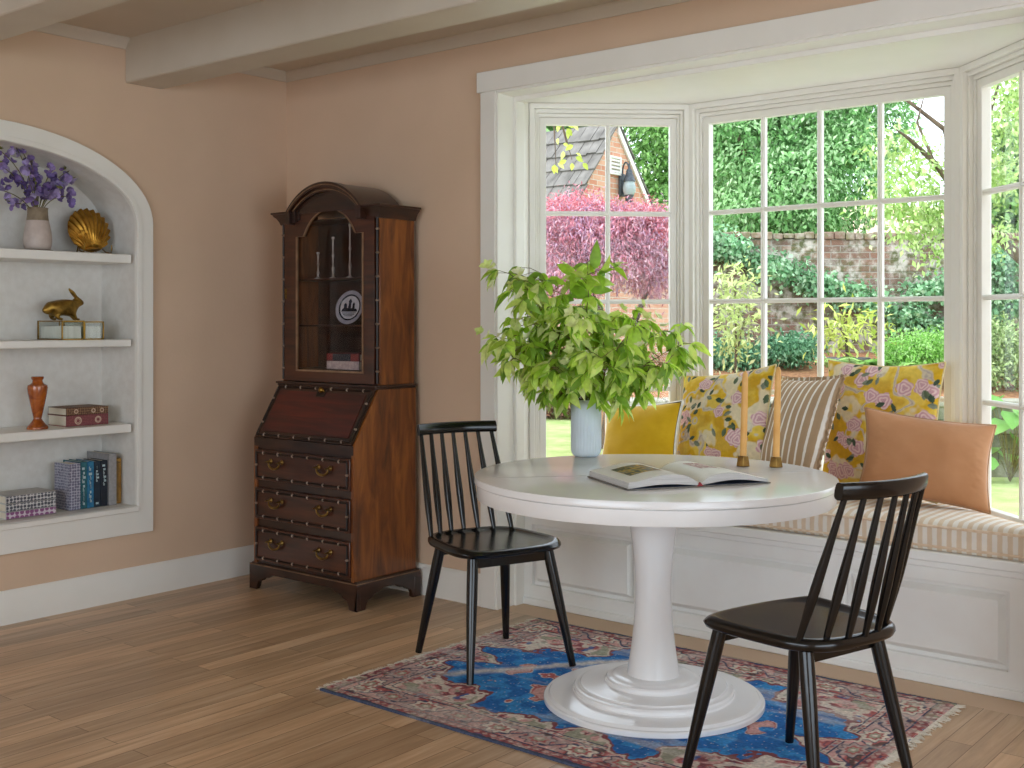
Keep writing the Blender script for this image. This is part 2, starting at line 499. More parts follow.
# wide painted casing round the niche with a raised inner bead
outer = arch(.84, .42, .316)
mb = MB().prism(outer, YZ, 0.0, .022, holes=[arch(.749, .327, .453)])
mb.prism(arch(.772, .35, .430), YZ, .022, .029, holes=[arch(.751, .329, .451)])
o = mb.obj('trim_1', M['trim'], smooth=30, bevel=.003); struct(o)
o = MB().box(-.02, .040, NY - .752, NY + .752, .425, .451).obj('trim_2', M['trim'], bevel=.004); struct(o)

# back wall with the bay opening
OX0, OX1, OZ = 1.53, 3.948, 2.434
o = MB().prism([(-.06, 0), (XR, 0), (XR, ZC), (-.06, ZC)], XZ, 0, .15, holes=[[(OX0, 0.0005), (OX1, 0.0005), (OX1, OZ), (OX0, OZ)]]).obj('wall_back', M['wall'], smooth=0); struct(o)
# rear and right walls, each with one wide window opening (behind the camera)
o = MB().prism([(-.06, 0), (XR, 0), (XR, ZC), (-.06, ZC)], XZ, YB - .15, YB, holes=[[(1.2, .7), (5.8, .7), (5.8, 2.3), (1.2, 2.3)]]).obj('wall_rear', M['wall'], smooth=0); struct(o)
o = MB().prism([(YB, 0), (0.15, 0), (0.15, ZC), (YB, ZC)], YZ, XR, XR + .15, holes=[[(-5.4, .4), (-1.2, .4), (-1.2, 2.3), (-5.4, 2.3)]]).obj('wall_right', M['wall'], smooth=0); struct(o)

# beams across the ceiling
for n, (y0, y1) in enumerate(((-1.003, -.797), (-2.0, -1.80), (-3.0, -2.8), (-4.0, -3.8), (-5.0, -4.8))):
    o = MB().box(0.0, XR, y0, y1, 2.513, ZC + .05).obj('trim_%d' % (n + 3), M['beam'], bevel=.008); struct(o)

# crown moulding
crown = [(0, 2.677), (.010, 2.677), (.013, 2.686), (.024, 2.704), (.036, 2.714), (.040, 2.719), (.040, ZC), (0, ZC)]
mb = MB()
for y0, y1 in ((-.797, 0.0), (-1.80, -1.003), (-2.8, -2.0), (-3.8, -3.0), (-4.8, -4.0)):
    mb.prism(crown, lambda a, b, t: (a, t, b), y0, y1)
o = mb.obj('trim_8', M['ceil'], smooth=40); struct(o)
o = MB().prism(crown, lambda a, b, t: (t, -a, b), 0, XR).obj('trim_9', M['ceil'], smooth=40); struct(o)

# baseboards
bb = [(0, 0), (.018, 0), (.018, .132), (.012, .142), (.008, .151), (0, .151)]
o = MB().prism(bb, lambda a, b, t: (a, t, b), YB, 0).obj('baseboard_left', M['trim'], smooth=40); struct(o)
o = MB().prism(bb, lambda a, b, t: (t, -a, b), 0, 1.44).obj('baseboard_back', M['trim'], smooth=40); struct(o)

# casing round the bay opening
mb = MB()
mb.box(1.440, OX0, -.026, 0, 0, OZ)
mb.box(OX1, OX1 + .09, -.026, 0, 0, OZ)
mb.box(1.423, OX1 + .107, -.034, 0, OZ, 2.530)
o = mb.obj('trim_10', M['trim'], bevel=.003); struct(o)
# jamb and head lining, stepped
mb = MB()
mb.box(OX0 - .012, OX0 + .012, -.020, .150, 0, OZ)
mb.box(OX1 - .012, OX1 + .012, -.020, .150, 0, OZ)
mb.box(OX0, OX1, -.020, .150, OZ - .012, OZ + .012)
mb.box(OX0 - .005, OX0 + .028, .100, .162, 0, OZ + .005)
mb.box(OX1 - .028, OX1 + .005, .100, .162, 0, OZ + .005)
mb.box(OX0, OX1, .1005, .1615, OZ - .034, OZ + .004)
o = mb.obj('trim_11', M['trim'], bevel=.003); struct(o)

# ------------------------------------------------------------------ bay
P0, P1, P2, P3 = (1.540, .222), (2.118, .750), (3.420, .750), (3.940, .240)
BZ = 2.412
def offs(p, q, n):
    d = Vector((q[0] - p[0], q[1] - p[1])).normalized(); nn = Vector((-d.y, d.x))
    return nn * n
big = [(1.36, .145), (1.36, .36), (2.03, .95), (3.47, .95), (4.08, .36), (4.08, .145)]
o = MB().prism(big, XY, BZ, BZ + .18).obj('ceiling_bay', M['trim'], smooth=0); struct(o)
# knee wall and side stubs of the bay
mb = MB()
for p, q in ((P0, P1), (P1, P2), (P2, P3)):
    n = offs(p, q, .13)
    for z0, z1 in ((-.10, .535),):
        mb.prism([p, q, (q[0] + n.x, q[1] + n.y), (p[0] + n.x, p[1] + n.y)], XY, z0, z1)
mb.prism([(1.45, .15), (1.558, .152), P0, (P0[0] - .08, P0[1] + .10), (1.36, .30)], XY, -.1, BZ)
mb.prism([(4.03, .15), (3.922, .152), P3, (P3[0] + .08, P3[1] + .10), (4.12, .30)], XY, -.1, BZ)
o = mb.obj('wall_bay', M['trim'], smooth=0); struct(o)
# corner posts
mb = MB()
for c, (a, b) in ((P1, ((P0, P1), (P1, P2))), (P2, ((P1, P2), (P2, P3)))):
    n1 = offs(*a, .115); n2 = offs(*b, .115)
    mb.prism([c, (c[0] + n1.x, c[1] + n1.y), (c[0] + (n1.x + n2.x) * .62, c[1] + (n1.y + n2.y) * .62), (c[0] + n2.x, c[1] + n2.y)], XY, .5, BZ)
o = mb.obj('trim_12', M['trim'], smooth=0); struct(o)

ZG = [.59, 1.020, 1.450, 1.882, 2.315]         # glazing bar heights
def window(idx, p, q, ncol):
    """three-light bay window: stepped casing, sash, glazing bars, glass. local x along, y outward"""
    d = Vector((q[0] - p[0], q[1] - p[1])); W = d.length; ang = math.atan2(d.y, d.x)
    z0, z1 = .535, BZ
    mb = MB()
    prev = [0.0, W, z0, z1]
    for ins, top, n0, n1 in ((.026, .026, -.010, .105), (.040, .044, .012, .105), (.052, .062, .030, .105)):
        cur = [ins, W - ins, z0 + ins * .5, z1 - top]
        mb.ring(prev[0], prev[1], prev[2], prev[3], cur[0], cur[1], cur[2], cur[3], XZ, n0, n1)
        prev = cur
    fr = mb.obj('window_%d' % idx, M['trim'], loc=(p[0], p[1], 0), rot=(0, 0, ang), bevel=.003)
    struct(fr)
    g0, g1 = .086, W - .086
    mb = MB().ring(prev[0], prev[1], prev[2], prev[3], g0, g1, ZG[0], ZG[-1], XZ, .040, .085)
    mb.obj('sash', M['trim'], fr, bevel=.004)
    mb = MB()
    for i in range(1, ncol):
        s = g0 + (g1 - g0) * i / ncol
        mb.prism([(s - .011, .052), (s - .004, .046), (s + .004, .046), (s + .011, .052), (s + .011, .076), (s - .011, .076)], lambda a, b, t: (a, b, t), ZG[0], ZG[-1])
    for z in ZG[1:-1]:
        mb.prism([(.0525, z - .011), (.0465, z - .004), (.0465, z + .004), (.0525, z + .011), (.0755, z + .011), (.0755, z - .011)], lambda a, b, t: (t, a, b), g0, g1)
    mb.obj('glazing_bars', M['trim'], fr, smooth=20)
    MB().box(g0 - .004, g1 + .004, .062, .066, ZG[0] - .004, ZG[-1] + .004).obj('pane', M['glass'], fr, smooth=0)
    return fr
window(1, P0, P1, 2)
window(2, P1, P2, 4)
window(3, P2, P3, 2)

# ------------------------------------------------------------------ window seat
t = thing('window_seat', 'long white built-in window seat with raised panel front below the bay window', 'window seat', (2.739, .165, 0))
mb = MB()
x0, x1 = OX0 + .012 - 2.739, OX1 - .012 - 2.739
yb = .020
# carcass fills the bay, front face recessed where the panels are
mb.box(x0, x1, yb + .004, .09, .03, .46)
mb.prism([(x0, .09), (x1, .09), (P2[0] - 2.739, .56), (P1[0] - 2.739, .56)], XY, .03, .46)
mb.obj('carcass', M['bench'], t, smooth=0)
mb = MB()
pan = [(1.60, 2.18), (2.28, 3.07), (3.165, 3.775)]
holes = [[(a - 2.739, .095), (b - 2.739, .095), (b - 2.739, .382), (a - 2.739, .382)] for a, b in pan]
mb.prism([(x0, .03), (x1, .03), (x1, .434), (x0, .434)], XZ, 0.0, yb + .006, holes=holes)
mb.obj('face_frame', M['bench'], t, smooth=0, bevel=.004)
for a, b in pan:
    mb = MB()
    a -= 2.739; b -= 2.739
    vs = []
    for ins, y in ((.0, yb + .003), (.016, yb + .003), (.036, -.001), (.040, -.001)):
        vs += [(a + ins, y, .095 + ins), (b - ins, y, .095 + ins), (b - ins, y, .382 - ins), (a + ins, y, .382 - ins)]
    fs = []
    for r in range(3):
        for i in range(4):
            j = (i + 1) % 4
            fs.append((r * 4 + i, r * 4 + j, r * 4 + 4 + j, r * 4 + 4 + i))
    fs.append((12, 13, 14, 15))
    mb.add(vs, fs)
    mb.obj('raised_panel', M['bench'], t, smooth=20)
mb = MB()
mb.box(x0, x1, -.004, .03, .434, .458)
mb.obj('frieze_rail', M['bench'], t, bevel=.004)
mb = MB()
poly = [(x0, -.018), (x1, -.018), (P3[0] - 2.739 - .004, .085), (P2[0] - 2.739 - .004, .574), (P1[0] - 2.739 + .004, .574), (P0[0] - 2.739 + .004, .085)]
mb.prism(poly, XY, .458, .496)
mb.obj('seat_board', M['bench'], t, bevel=.006)
mb = MB()
mb.box(x0, x1, -.012, .03, 0, .034)
mb.obj('plinth', M['bench'], t, bevel=.004)

# ------------------------------------------------------------------ striped seat cushion
M['stripe'] = stripe_mat('ticking_stripe', '#dcc6ac', '#ebe3d9', .036, .5, 0, rough=.85)
M['stripe_pipe'] = pmat('cushion_piping', '#dcbf9f', '#ead6bf', scale=40, rough=.85)
poly = [(1.560, .168), (1.548, .196), (P0[0] + .018, .262), (P1[0] + .012, .722), (P2[0] - .012, .722), (P3[0] - .018, .262), (3.930, .196), (3.918, .168)]
poly = [(a - 2.739, b - .165) for a, b in poly]
t = thing('seat_cushion', 'long pink and cream striped cushion lying along the window seat', 'cushion', (2.739, .165, .497))
def cush(poly, h, inset=.018, crown_=.018):
    """cushion body: rounded rim, gently crowned top"""
    mb = MB()
    c = Vector((sum(p[0] for p in poly) / len(poly), sum(p[1] for p in poly) / len(poly)))
    # resample the rim
    pts = []
    for i in range(len(poly)):
        a, b = Vector(poly[i]), Vector(poly[(i + 1) % len(poly)])
        n = max(1, int((b - a).length / .06))
        pts += [a.lerp(b, k / n) for k in range(n)]
    n = len(pts)
    rings = []
    for ins, z in ((.03, 0.0), (.006, .006), (0.0, .02), (-.004, .05), (0.0, .082), (.006, .096), (.03, .108), (.10, .116), (.2, .122)):
        ring = []
        for p in pts:
            dv = c - p
            ring.append((p.x + dv.x / max(dv.length, .2) * ins, p.y + dv.y / max(dv.length, .2) * ins, z * h / .12))
        rings.append(ring)
    vs = [v for r in rings for v in r]
    fs = []
    for r in range(len(rings) - 1):
        for i in range(n):
            j = (i + 1) % n
            fs.append((r * n + i, r * n + j, (r + 1) * n + j, (r + 1) * n + i))
    vs.append((c.x, c.y, h * 1.03)); m = len(vs) - 1
    for i in range(n):
        fs.append(((len(rings) - 1) * n + i, (len(rings) - 1) * n + (i + 1) % n, m))
    fs.append(tuple(range(n - 1, -1, -1)))
    mb.add(vs, fs)
    return mb, pts
mb, rim = cush(poly, .110)
mb.obj('body', M['stripe'], t, smooth=60)
for z in (.016, .090):
    MB().tube([(p.x, p.y, z) for p in rim], .0055, 6, closed=True).obj('piping', M['stripe_pipe'], t, smooth=60)
# ------------------------------------------------------------------ bureau bookcase (secretary desk)
DX = .665
desk = thing('secretary_desk', 'tall dark mahogany secretary desk with arched glazed top standing in the corner', 'secretary desk', (DX, 0, 0))
H = .369                      # half width of the lower case
# --- base with bracket feet
def bracket(w, foot=.10, h=.118, z1=.085):
    """apron outline with scalloped feet, from -w to w"""
    l = [(-w, 0), (-w + foot * .55, 0), (-w + foot * .62, .022), (-w + foot * .72, .042), (-w + foot * 1.0, .050), (-w + foot * 1.12, .062), (-w + foot * 1.5, .070), (-w + foot * 1.75, z1)]
    r = [(-a, b) for a, b in reversed(l)]
    return l + r + [(w, h), (-w, h)]
mb = MB()
mb.prism(bracket(.396), lambda a, b, t: (a, t, b), -.463, -.441)
YM = (-.463 - .034) / 2
mb.prism(bracket(.2145), lambda a, b, t: (t, a + YM, b), .374, .396)
mb.prism(bracket(.2145), lambda a, b, t: (t, a + YM, b), -.396, -.374)
for sx in (-1, 1):
    mb.box(sx * .378 - .02, sx * .378 + .02, -.08, -.034, 0, .10)
mb.obj('base', M['mahogdark'], desk, smooth=30, bevel=.003)
mb = MB()
mb.box(-.396, .396, -.463, -.034, .112, .124)
mb.box(-.388, .388, -.456, -.034, .124, .134)
mb.obj('base_moulding', M['mahogdark'], desk, bevel=.003)
# --- lower case: side panels with the slope, front rails
prof = [(-.456, .13), (-.456, .765), (-.298, 1.026), (-.042, 1.026), (-.042, .13)]
for sx in (-1, 1):
    a, b = (H - .022, H) if sx > 0 else (-H, -H + .022)
    MB().prism(prof, YZ, a, b).obj('side_panel', M['mahogside'], desk, smooth=0, bevel=.002)
mb = MB()
inn = [(-.446, .13), (-.446, .762), (-.306, 1.0), (-.306, 1.02), (-.042, 1.02), (-.042, .13)]
mb.prism(inn, YZ, -H + .02, H - .02)
mb.box(-H + .005, H - .005, -.458, -.444, .725, .768)
mb.obj('case', M['mahogdark'], desk, smooth=0)
# --- drop front lid (in slope coordinates)
sl0 = Vector((0, -.456, .765)); sl1 = Vector((0, -.298, 1.026))
sd = (sl1 - sl0); SL = sd.length; sd.normalize(); sn = Vector((0, -sd.z, sd.y))     # outward normal
def S(a, s, n): return tuple(sl0 + sd * s + sn * n + Vector((a, 0, 0)))
mb = MB().prism([(-H + .012, .004), (H - .012, .004), (H - .012, SL - .004), (-H + .012, SL - .004)], S, -.008, .010)
lid = mb.obj('drop_lid', M['mahogdark'], desk, smooth=0, bevel=.003)
MB().prism([(-H + .052, .036), (H - .052, .036), (H - .052, SL - .036), (-H + .052, SL - .036)], S, .009, .0135).obj('lid_panel', M['lidred'], lid, smooth=0, bevel=.001)

def bamboo(name, pts2, fn, parent, r=.0055, knots=None, closed=True):
    """turned bamboo moulding following a polyline, with raised beads"""
    mb = MB(); kb = MB()
    n = len(pts2)
    for i in range(n if closed else n - 1):
        a, b = Vector(pts2[i]), Vector(pts2[(i + 1) % n])
        mb.tube([fn(a.x, a.y), fn(b.x, b.y)], r, 6)
        k = max(1, round((b - a).length / .112))
        for j in range(k):
            c = a.lerp(b, (j + .5) / k)
            d = (b - a).normalized() * .0055
            p, q, m_ = fn(c.x - d.x, c.y - d.y), fn(c.x + d.x, c.y + d.y), fn(c.x, c.y)
            kb.tube([p, m_, q], [r * 1.0, r * 1.8, r * 1.0], 7)
    nf = len(mb.f); mb.add(kb.v, kb.f)
    ob = mb.obj(name, M['bamboo'], parent, smooth=50, recalc=False)
    ob.data.materials.append(M['node'])
    ob.data.polygons.foreach_set('material_index', [0] * nf + [1] * (len(mb.f) - nf))
    return ob
bamboo('bamboo_moulding', [(-H + .026, .016), (H - .026, .016), (H - .026, SL - .016), (-H + .026, SL - .016)], lambda a, b: S(a, b, .012), lid)
# escutcheon and key
mb = MB().prism([(-.030, SL - .062), (.030, SL - .062), (.036, SL - .012), (-.036, SL - .012)], S, .012, .017)
mb.obj('lock_plate', M['bamboo'], lid, smooth=0, bevel=.002)
c = Vector(S(0.0, SL - .030, .026))
mb = MB().sphere(c, .014, 12, (1, .7, 1)); mb.tube([S(-.02, SL - .034, .018), S(-.012, SL - .026, .028), S(.012, SL - .026, .028), S(.02, SL - .034, .018)], .004, 6)
mb.obj('escutcheon', M['brass'], lid, smooth=50)
# --- drawers
for z0, z1 in ((.556, .708), (.360, .516), (.150, .318)):
    d = MB().box(-.350, .350, -.466, -.444, z0, z1).obj('drawer', M['mahog'], desk, bevel=.003)
    bamboo('bamboo_moulding', [(-.334, z0 + .015), (.334, z0 + .015), (.334, z1 - .015), (-.334, z1 - .015)], lambda a, b: (a, -.469, b), d, r=.0055)
    zc = (z0 + z1) / 2 + .006
    for cx in (-.178, .178):
        mb = MB()
        for sx in (-1, 1):
            mb.lathe([(.001, 0), (.012, -.002), (.013, -.006), (.007, -.011), (.006, -.018), (.001, -.042)], 12, c=(cx + sx * .042, -.466, zc + .018), axis='y')
        pts = []
        for i in range(13):
            tt = PI * i / 12
            xx = -math.cos(tt) * .042
            zz = -(max(0, math.sin(tt)) ** .75) * .034
            pts.append((cx + xx, -.484 - .004 * math.sin(tt), zc + .018 + zz))
        rr = [.0035 + .003 * math.sin(PI * i / 12) for i in range(13)]
        mb.tube(pts, rr, 7)
        mb.obj('bail_handle', M['brassdark'], d, smooth=50)
# --- ledge between the two stages
mb = MB()
mb.box(-.364, .364, -.312, -.036, 1.024, 1.034)
mb.box(-.370, .370, -.318, -.036, 1.034, 1.046)
mb.obj('ledge_moulding', M['mahogdark'], desk, bevel=.003)
# --- upper case: open box with shelves
U = .358; UF = -.278
z0, z1 = 1.046, 1.862
for sx in (-1, 1):
    a, b = (U - .018, U) if sx > 0 else (-U, -U + .018)
    MB().box(a, b, UF, -.042, z0, z1).obj('side_panel', M['mahogside'], desk, bevel=.002)
AR, AH = .272, .128          # outer arch half width and rise
def seg(hw, rise, zs, n=24):
    """arc over zs from +hw to -hw"""
    r = (hw * hw + rise * rise) / (2 * rise); a0 = math.asin(min(1, hw / r))
    return [(r * math.sin(a0 - 2 * a0 * i / n), zs + rise - r + r * math.cos(a0 - 2 * a0 * i / n)) for i in range(n + 1)]
mb = MB()
mb.box(-U + .018, U - .018, -.054, -.042, z0, z1)
mb.box(-U + .018, U - .018, UF + .02, -.042, z0, z0 + .066)
mb.obj('back_panel', M['mahogdark'], desk, smooth=0)
for zz in (1.335, 1.572):
    MB().box(-U + .018, U - .018, UF + .045, -.054, zz - .008, zz).obj('shelf', M['mahog'], desk, bevel=.002)
# cornice: straight wings returning down the sides
for sx in (-1, 1):
  corn = [(0, 1.850), (.008, 1.850), (.014, 1.866), (.024, 1.884), (.035, 1.894), (.039, 1.902), (.045, 1.905), (.045, 1.914), (0, 1.914)]
  mb = MB()
  if True:
    mb.prism(corn, lambda a, b, t: (t, UF - a, b), sx * (AR - .028), sx * (U + .001))
    mb.prism(corn, lambda a, b, t: (sx * (U + a), t, b), UF, -.040)
    # mitre corner
    vs = []
    for a, b in corn:
        vs.append((sx * U, UF - a, b))
    for a, b in corn:
        vs.append((sx * (U + a), UF - a, b))
    for a, b in corn:
        vs.append((sx * (U + a), UF, b))
    m_ = len(corn); fs = []
    for g in (0, 1):
        for i in range(m_ - 1):
            fs.append((g * m_ + i, g * m_ + i + 1, (g + 1) * m_ + i + 1, (g + 1) * m_ + i))
    fs.append((m_ - 1, 2 * m_ - 1, 3 * m_ - 1))
    mb.add(vs, fs)
  mb.obj('cornice', M['mahogdark'], desk, smooth=30)
# arched hood: barrel roof plus stepped archivolt
mb = MB()
arc = seg(AR, AH, 1.914)
mb.prism(arc + [(-AR, 1.90), (AR, 1.90)], XZ, UF - .02, -.040)
hood = mb.obj('arched_hood', M['mahogdark'], desk, smooth=30)
mb = MB()
for hw, rise, hw2, rise2, y in ((AR + .004, AH + .004, AR - .024, AH - .022, UF - .052), (AR - .022, AH - .020, AR - .048, AH - .044, UF - .036), (AR - .046, AH - .042, AR - .064, AH - .058, UF - .022)):
    a = seg(hw, rise, 1.914); b = seg(hw2, rise2, 1.914)
    a = [(hw, 1.850 + (AR - hw) * .4)] + a + [(-hw, 1.850 + (AR - hw) * .4)]
    b = [(hw2, 1.850 + (AR - hw) * .4)] + b + [(-hw2, 1.850 + (AR - hw) * .4)]
    n = len(a)
    poly = a + list(reversed(b))
    mb.prism(poly, XZ, y, UF + .002)
mb.obj('archivolt', M['mahogdark'], hood, smooth=30, bevel=.002)
M['edge'] = pmat('worn_edge_highlight', '#6e4f38', '#8a6a4e', scale=20, rough=.35)  # pale tone for painted edge highlights, also for worn edges
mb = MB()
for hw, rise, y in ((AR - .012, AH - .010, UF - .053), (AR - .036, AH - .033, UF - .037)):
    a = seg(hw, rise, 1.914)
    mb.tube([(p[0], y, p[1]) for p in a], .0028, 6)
mb.obj('highlight_line', M['edge'], hood, smooth=50)  # highlights along the arch mouldings, drawn as thin pale tubes
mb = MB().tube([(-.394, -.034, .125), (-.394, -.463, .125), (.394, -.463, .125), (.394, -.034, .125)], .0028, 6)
mb.obj('edge_wear_highlight', M['edge'], desk, smooth=50)  # pale line for the worn base edge and its highlight
# top closing board inside the hood
MB().box(-U + .01, U - .01, UF + .02, -.05, 1.862, 1.868).obj('top_board', M['mahogdark'], desk, smooth=0)
# --- glazed door
go = [(-.248, 1.100), (.248, 1.100), (.248, 1.785), (.194, 1.785)] + seg(.192, .128, 1.785)[1:-1] + [(-.194, 1.785), (-.248, 1.785)]
go = [(x + .010, z) for x, z in go]
outer = [(-U + .026, 1.050), (U - .026, 1.050), (U - .026, 1.875), (AR - .05, 1.875)] + seg(AR - .055, AH - .05, 1.90)[1:-1] + [(-AR + .05, 1.875), (-U + .026, 1.875)]
door = MB().prism(outer, XZ, UF - .012, UF + .008, holes=[go]).obj('door', M['mahog'], desk, smooth=25, bevel=.002)
M['beadwood'] = pmat('pale_bead', '#7d5f48', '#957558', scale=20, rough=.4)
gi = [(.010 + (x - .010) * .965, 1.100 + (z - 1.100) * .985 + .009) for x, z in go]
MB().prism(go, XZ, UF - .017, UF - .006, holes=[gi]).obj('glazing_bead', M['beadwood'], door, smooth=25)
M['cabglass'] = glass_mat('cabinet_glass', .035, (.97, .95, .94, 1))
MB().prism(go, XZ, UF - .004, UF - .001).obj('pane', M['cabglass'], door, smooth=0)
mb = MB().box(-U + .034, -U + .044, UF - .016, UF - .012, 1.47, 1.52); mb.sphere((-U + .039, UF - .018, 1.495), .006, 8)
mb.obj('key_plate', M['brassdark'], door, smooth=40)
for sx in (-1, 1):
    bamboo('bamboo_moulding', [(sx * (U - .012), 1.055), (sx * (U - .012), 1.855)], lambda a, b: (a, UF - .005, b), desk, r=.007, closed=False)

# --- things behind the glass
M['plate'] = pmat('grey_glaze', '#8f8fa0', '#a3a3b0', scale=30, rough=.25)
M['platewhite'] = pmat('pale_glaze', '#b9bccb', '#c8cad6', scale=40, rough=.25)
M['plateink'] = pmat('dark_transfer_print', '#171b26', '#2a3040', scale=40, rough=.25)
pl = thing('display_plate', 'round blue and white printed plate on the middle shelf behind the cabinet glass', 'plate', (.684, -.17, 1.336), (R(-14), 0, R(8)))
mb = MB().lathe([(.001, 0), (.055, 0), (.060, -.004), (.086, -.010), (.088, -.013), (.060, -.008), (.001, -.005)], 40, c=(0, 0, .088), axis='y')
mb.obj('dish', M['plate'], pl, smooth=40)
MB().lathe([(.066, -.0125), (.068, -.0135), (.068, -.010), (.060, -.009)], 40, c=(0, 0, .088), axis='y', loop=True).obj('dark_ring', M['plateink'], pl, smooth=40)
MB().lathe([(.001, -.0055), (.060, -.0082), (.060, -.010), (.001, -.008)], 40, c=(0, 0, .088), axis='y').obj('well', M['platewhite'], pl, smooth=40)
mb = MB()
scene_pts = [(-.050, -.022), (.050, -.022), (.048, -.012), (.040, -.006), (.034, -.010), (.030, .006), (.030, .018), (.024, .026), (.018, .018), (.018, -.004), (.008, -.006), (.006, .022), (.010, .030), (.000, .046), (-.010, .032), (-.007, .024), (-.009, -.004), (-.018, -.002), (-.020, .014), (-.028, .024), (-.038, .016), (-.036, -.002), (-.044, -.008)]
for rz, rw in ((-.029, .044), (-.036, .036), (-.044, .026)):
    mb.box(-rw, rw, -.012, -.0095, .088 + rz - .0015, .088 + rz + .0015)
mb.prism([(a, b + .088) for a, b in scene_pts], XZ, -.012, -.0095)
mb.obj('printed_scene', M['plateink'], pl, smooth=0)
M['glassrod'] = pmat('pale_crystal', '#8d8580', '#bdb6b0', scale=20, rough=.15, spec=.8)
for cx, h, lb in ((.433, .140, 'shortest of three slim crystal candlesticks on the top cabinet shelf'), (.548, .215, 'slim crystal candlestick in the middle on the top cabinet shelf'), (.675, .275, 'tallest slim crystal candlestick on the right of the top cabinet shelf')):
    cs = thing('candlestick', lb, 'candlestick', (cx, -.15, 1.5725), group='crystal candlesticks in the cabinet')
    prof = [(.022, 0), (.022, .004), (.008, .010), (.005, .02), (.009, h * .25), (.004, h * .30), (.004, h * .5), (.008, h * .55), (.004, h * .6), (.0045, h * .93), (.009, h * .96), (.009, h), (.004, h)]
    MB().lathe(prof, 12).obj('stem', M['glassrod'], cs, smooth=40)
M['bookcream'] = pmat('marbled_paper', '#a8989c', '#c3b6b6', scale=60, rough=.6)
M['bookred'] = pmat('red_cloth', '#6c1f22', '#7d2a2b', scale=30, rough=.6)
M['booknavy'] = pmat('navy_label', '#141826', '#1c2233', scale=30, rough=.5)
M['page'] = pmat('paper_edges', '#d8cdb8', '#e2d9c7', scale=200, stretch=(1, 1, 40), rough=.8)
def flat_book(name, label, x, y, z, w, d, h, cov, spine_band=None, group=None, rot=0, sx=-1, deco=None):
    """book lying flat; spine at -y"""
    b = thing(name, label, 'book', (x, y, z), (0, 0, rot), group)
    mb = MB(); mb.box(-w / 2, w / 2, 0, d, 0, .004); mb.box(-w / 2, w / 2, 0, d, h - .004, h); mb.box(-w / 2, w / 2, -.004, .004, 0, h)
    mb.obj('cover', cov, b, bevel=.002)
    MB().box(-w / 2 + .005, w / 2 - .005, .003, d - .005, .004, h - .004).obj('pages', M['page'], b, smooth=0)
    if spine_band:
        a0, a1, mt = spine_band
        MB().box(w * a0, w * a1, -.0052, .0, .0015, h - .0015).obj('spine_label', mt, b, smooth=0)
    return b
flat_book('book', 'pale marbled book lying flat at the bottom of the glazed cabinet', .722, -.240, 1.1125, .235, .15, .042, M['bookcream'], group='books in the glazed cabinet')
flat_book('book', 'red book with a dark spine label lying on the marbled book in the cabinet', .722, -.240, 1.155, .235, .15, .038, M['bookred'], (-.3, .25, M['booknavy']), group='books in the glazed cabinet')
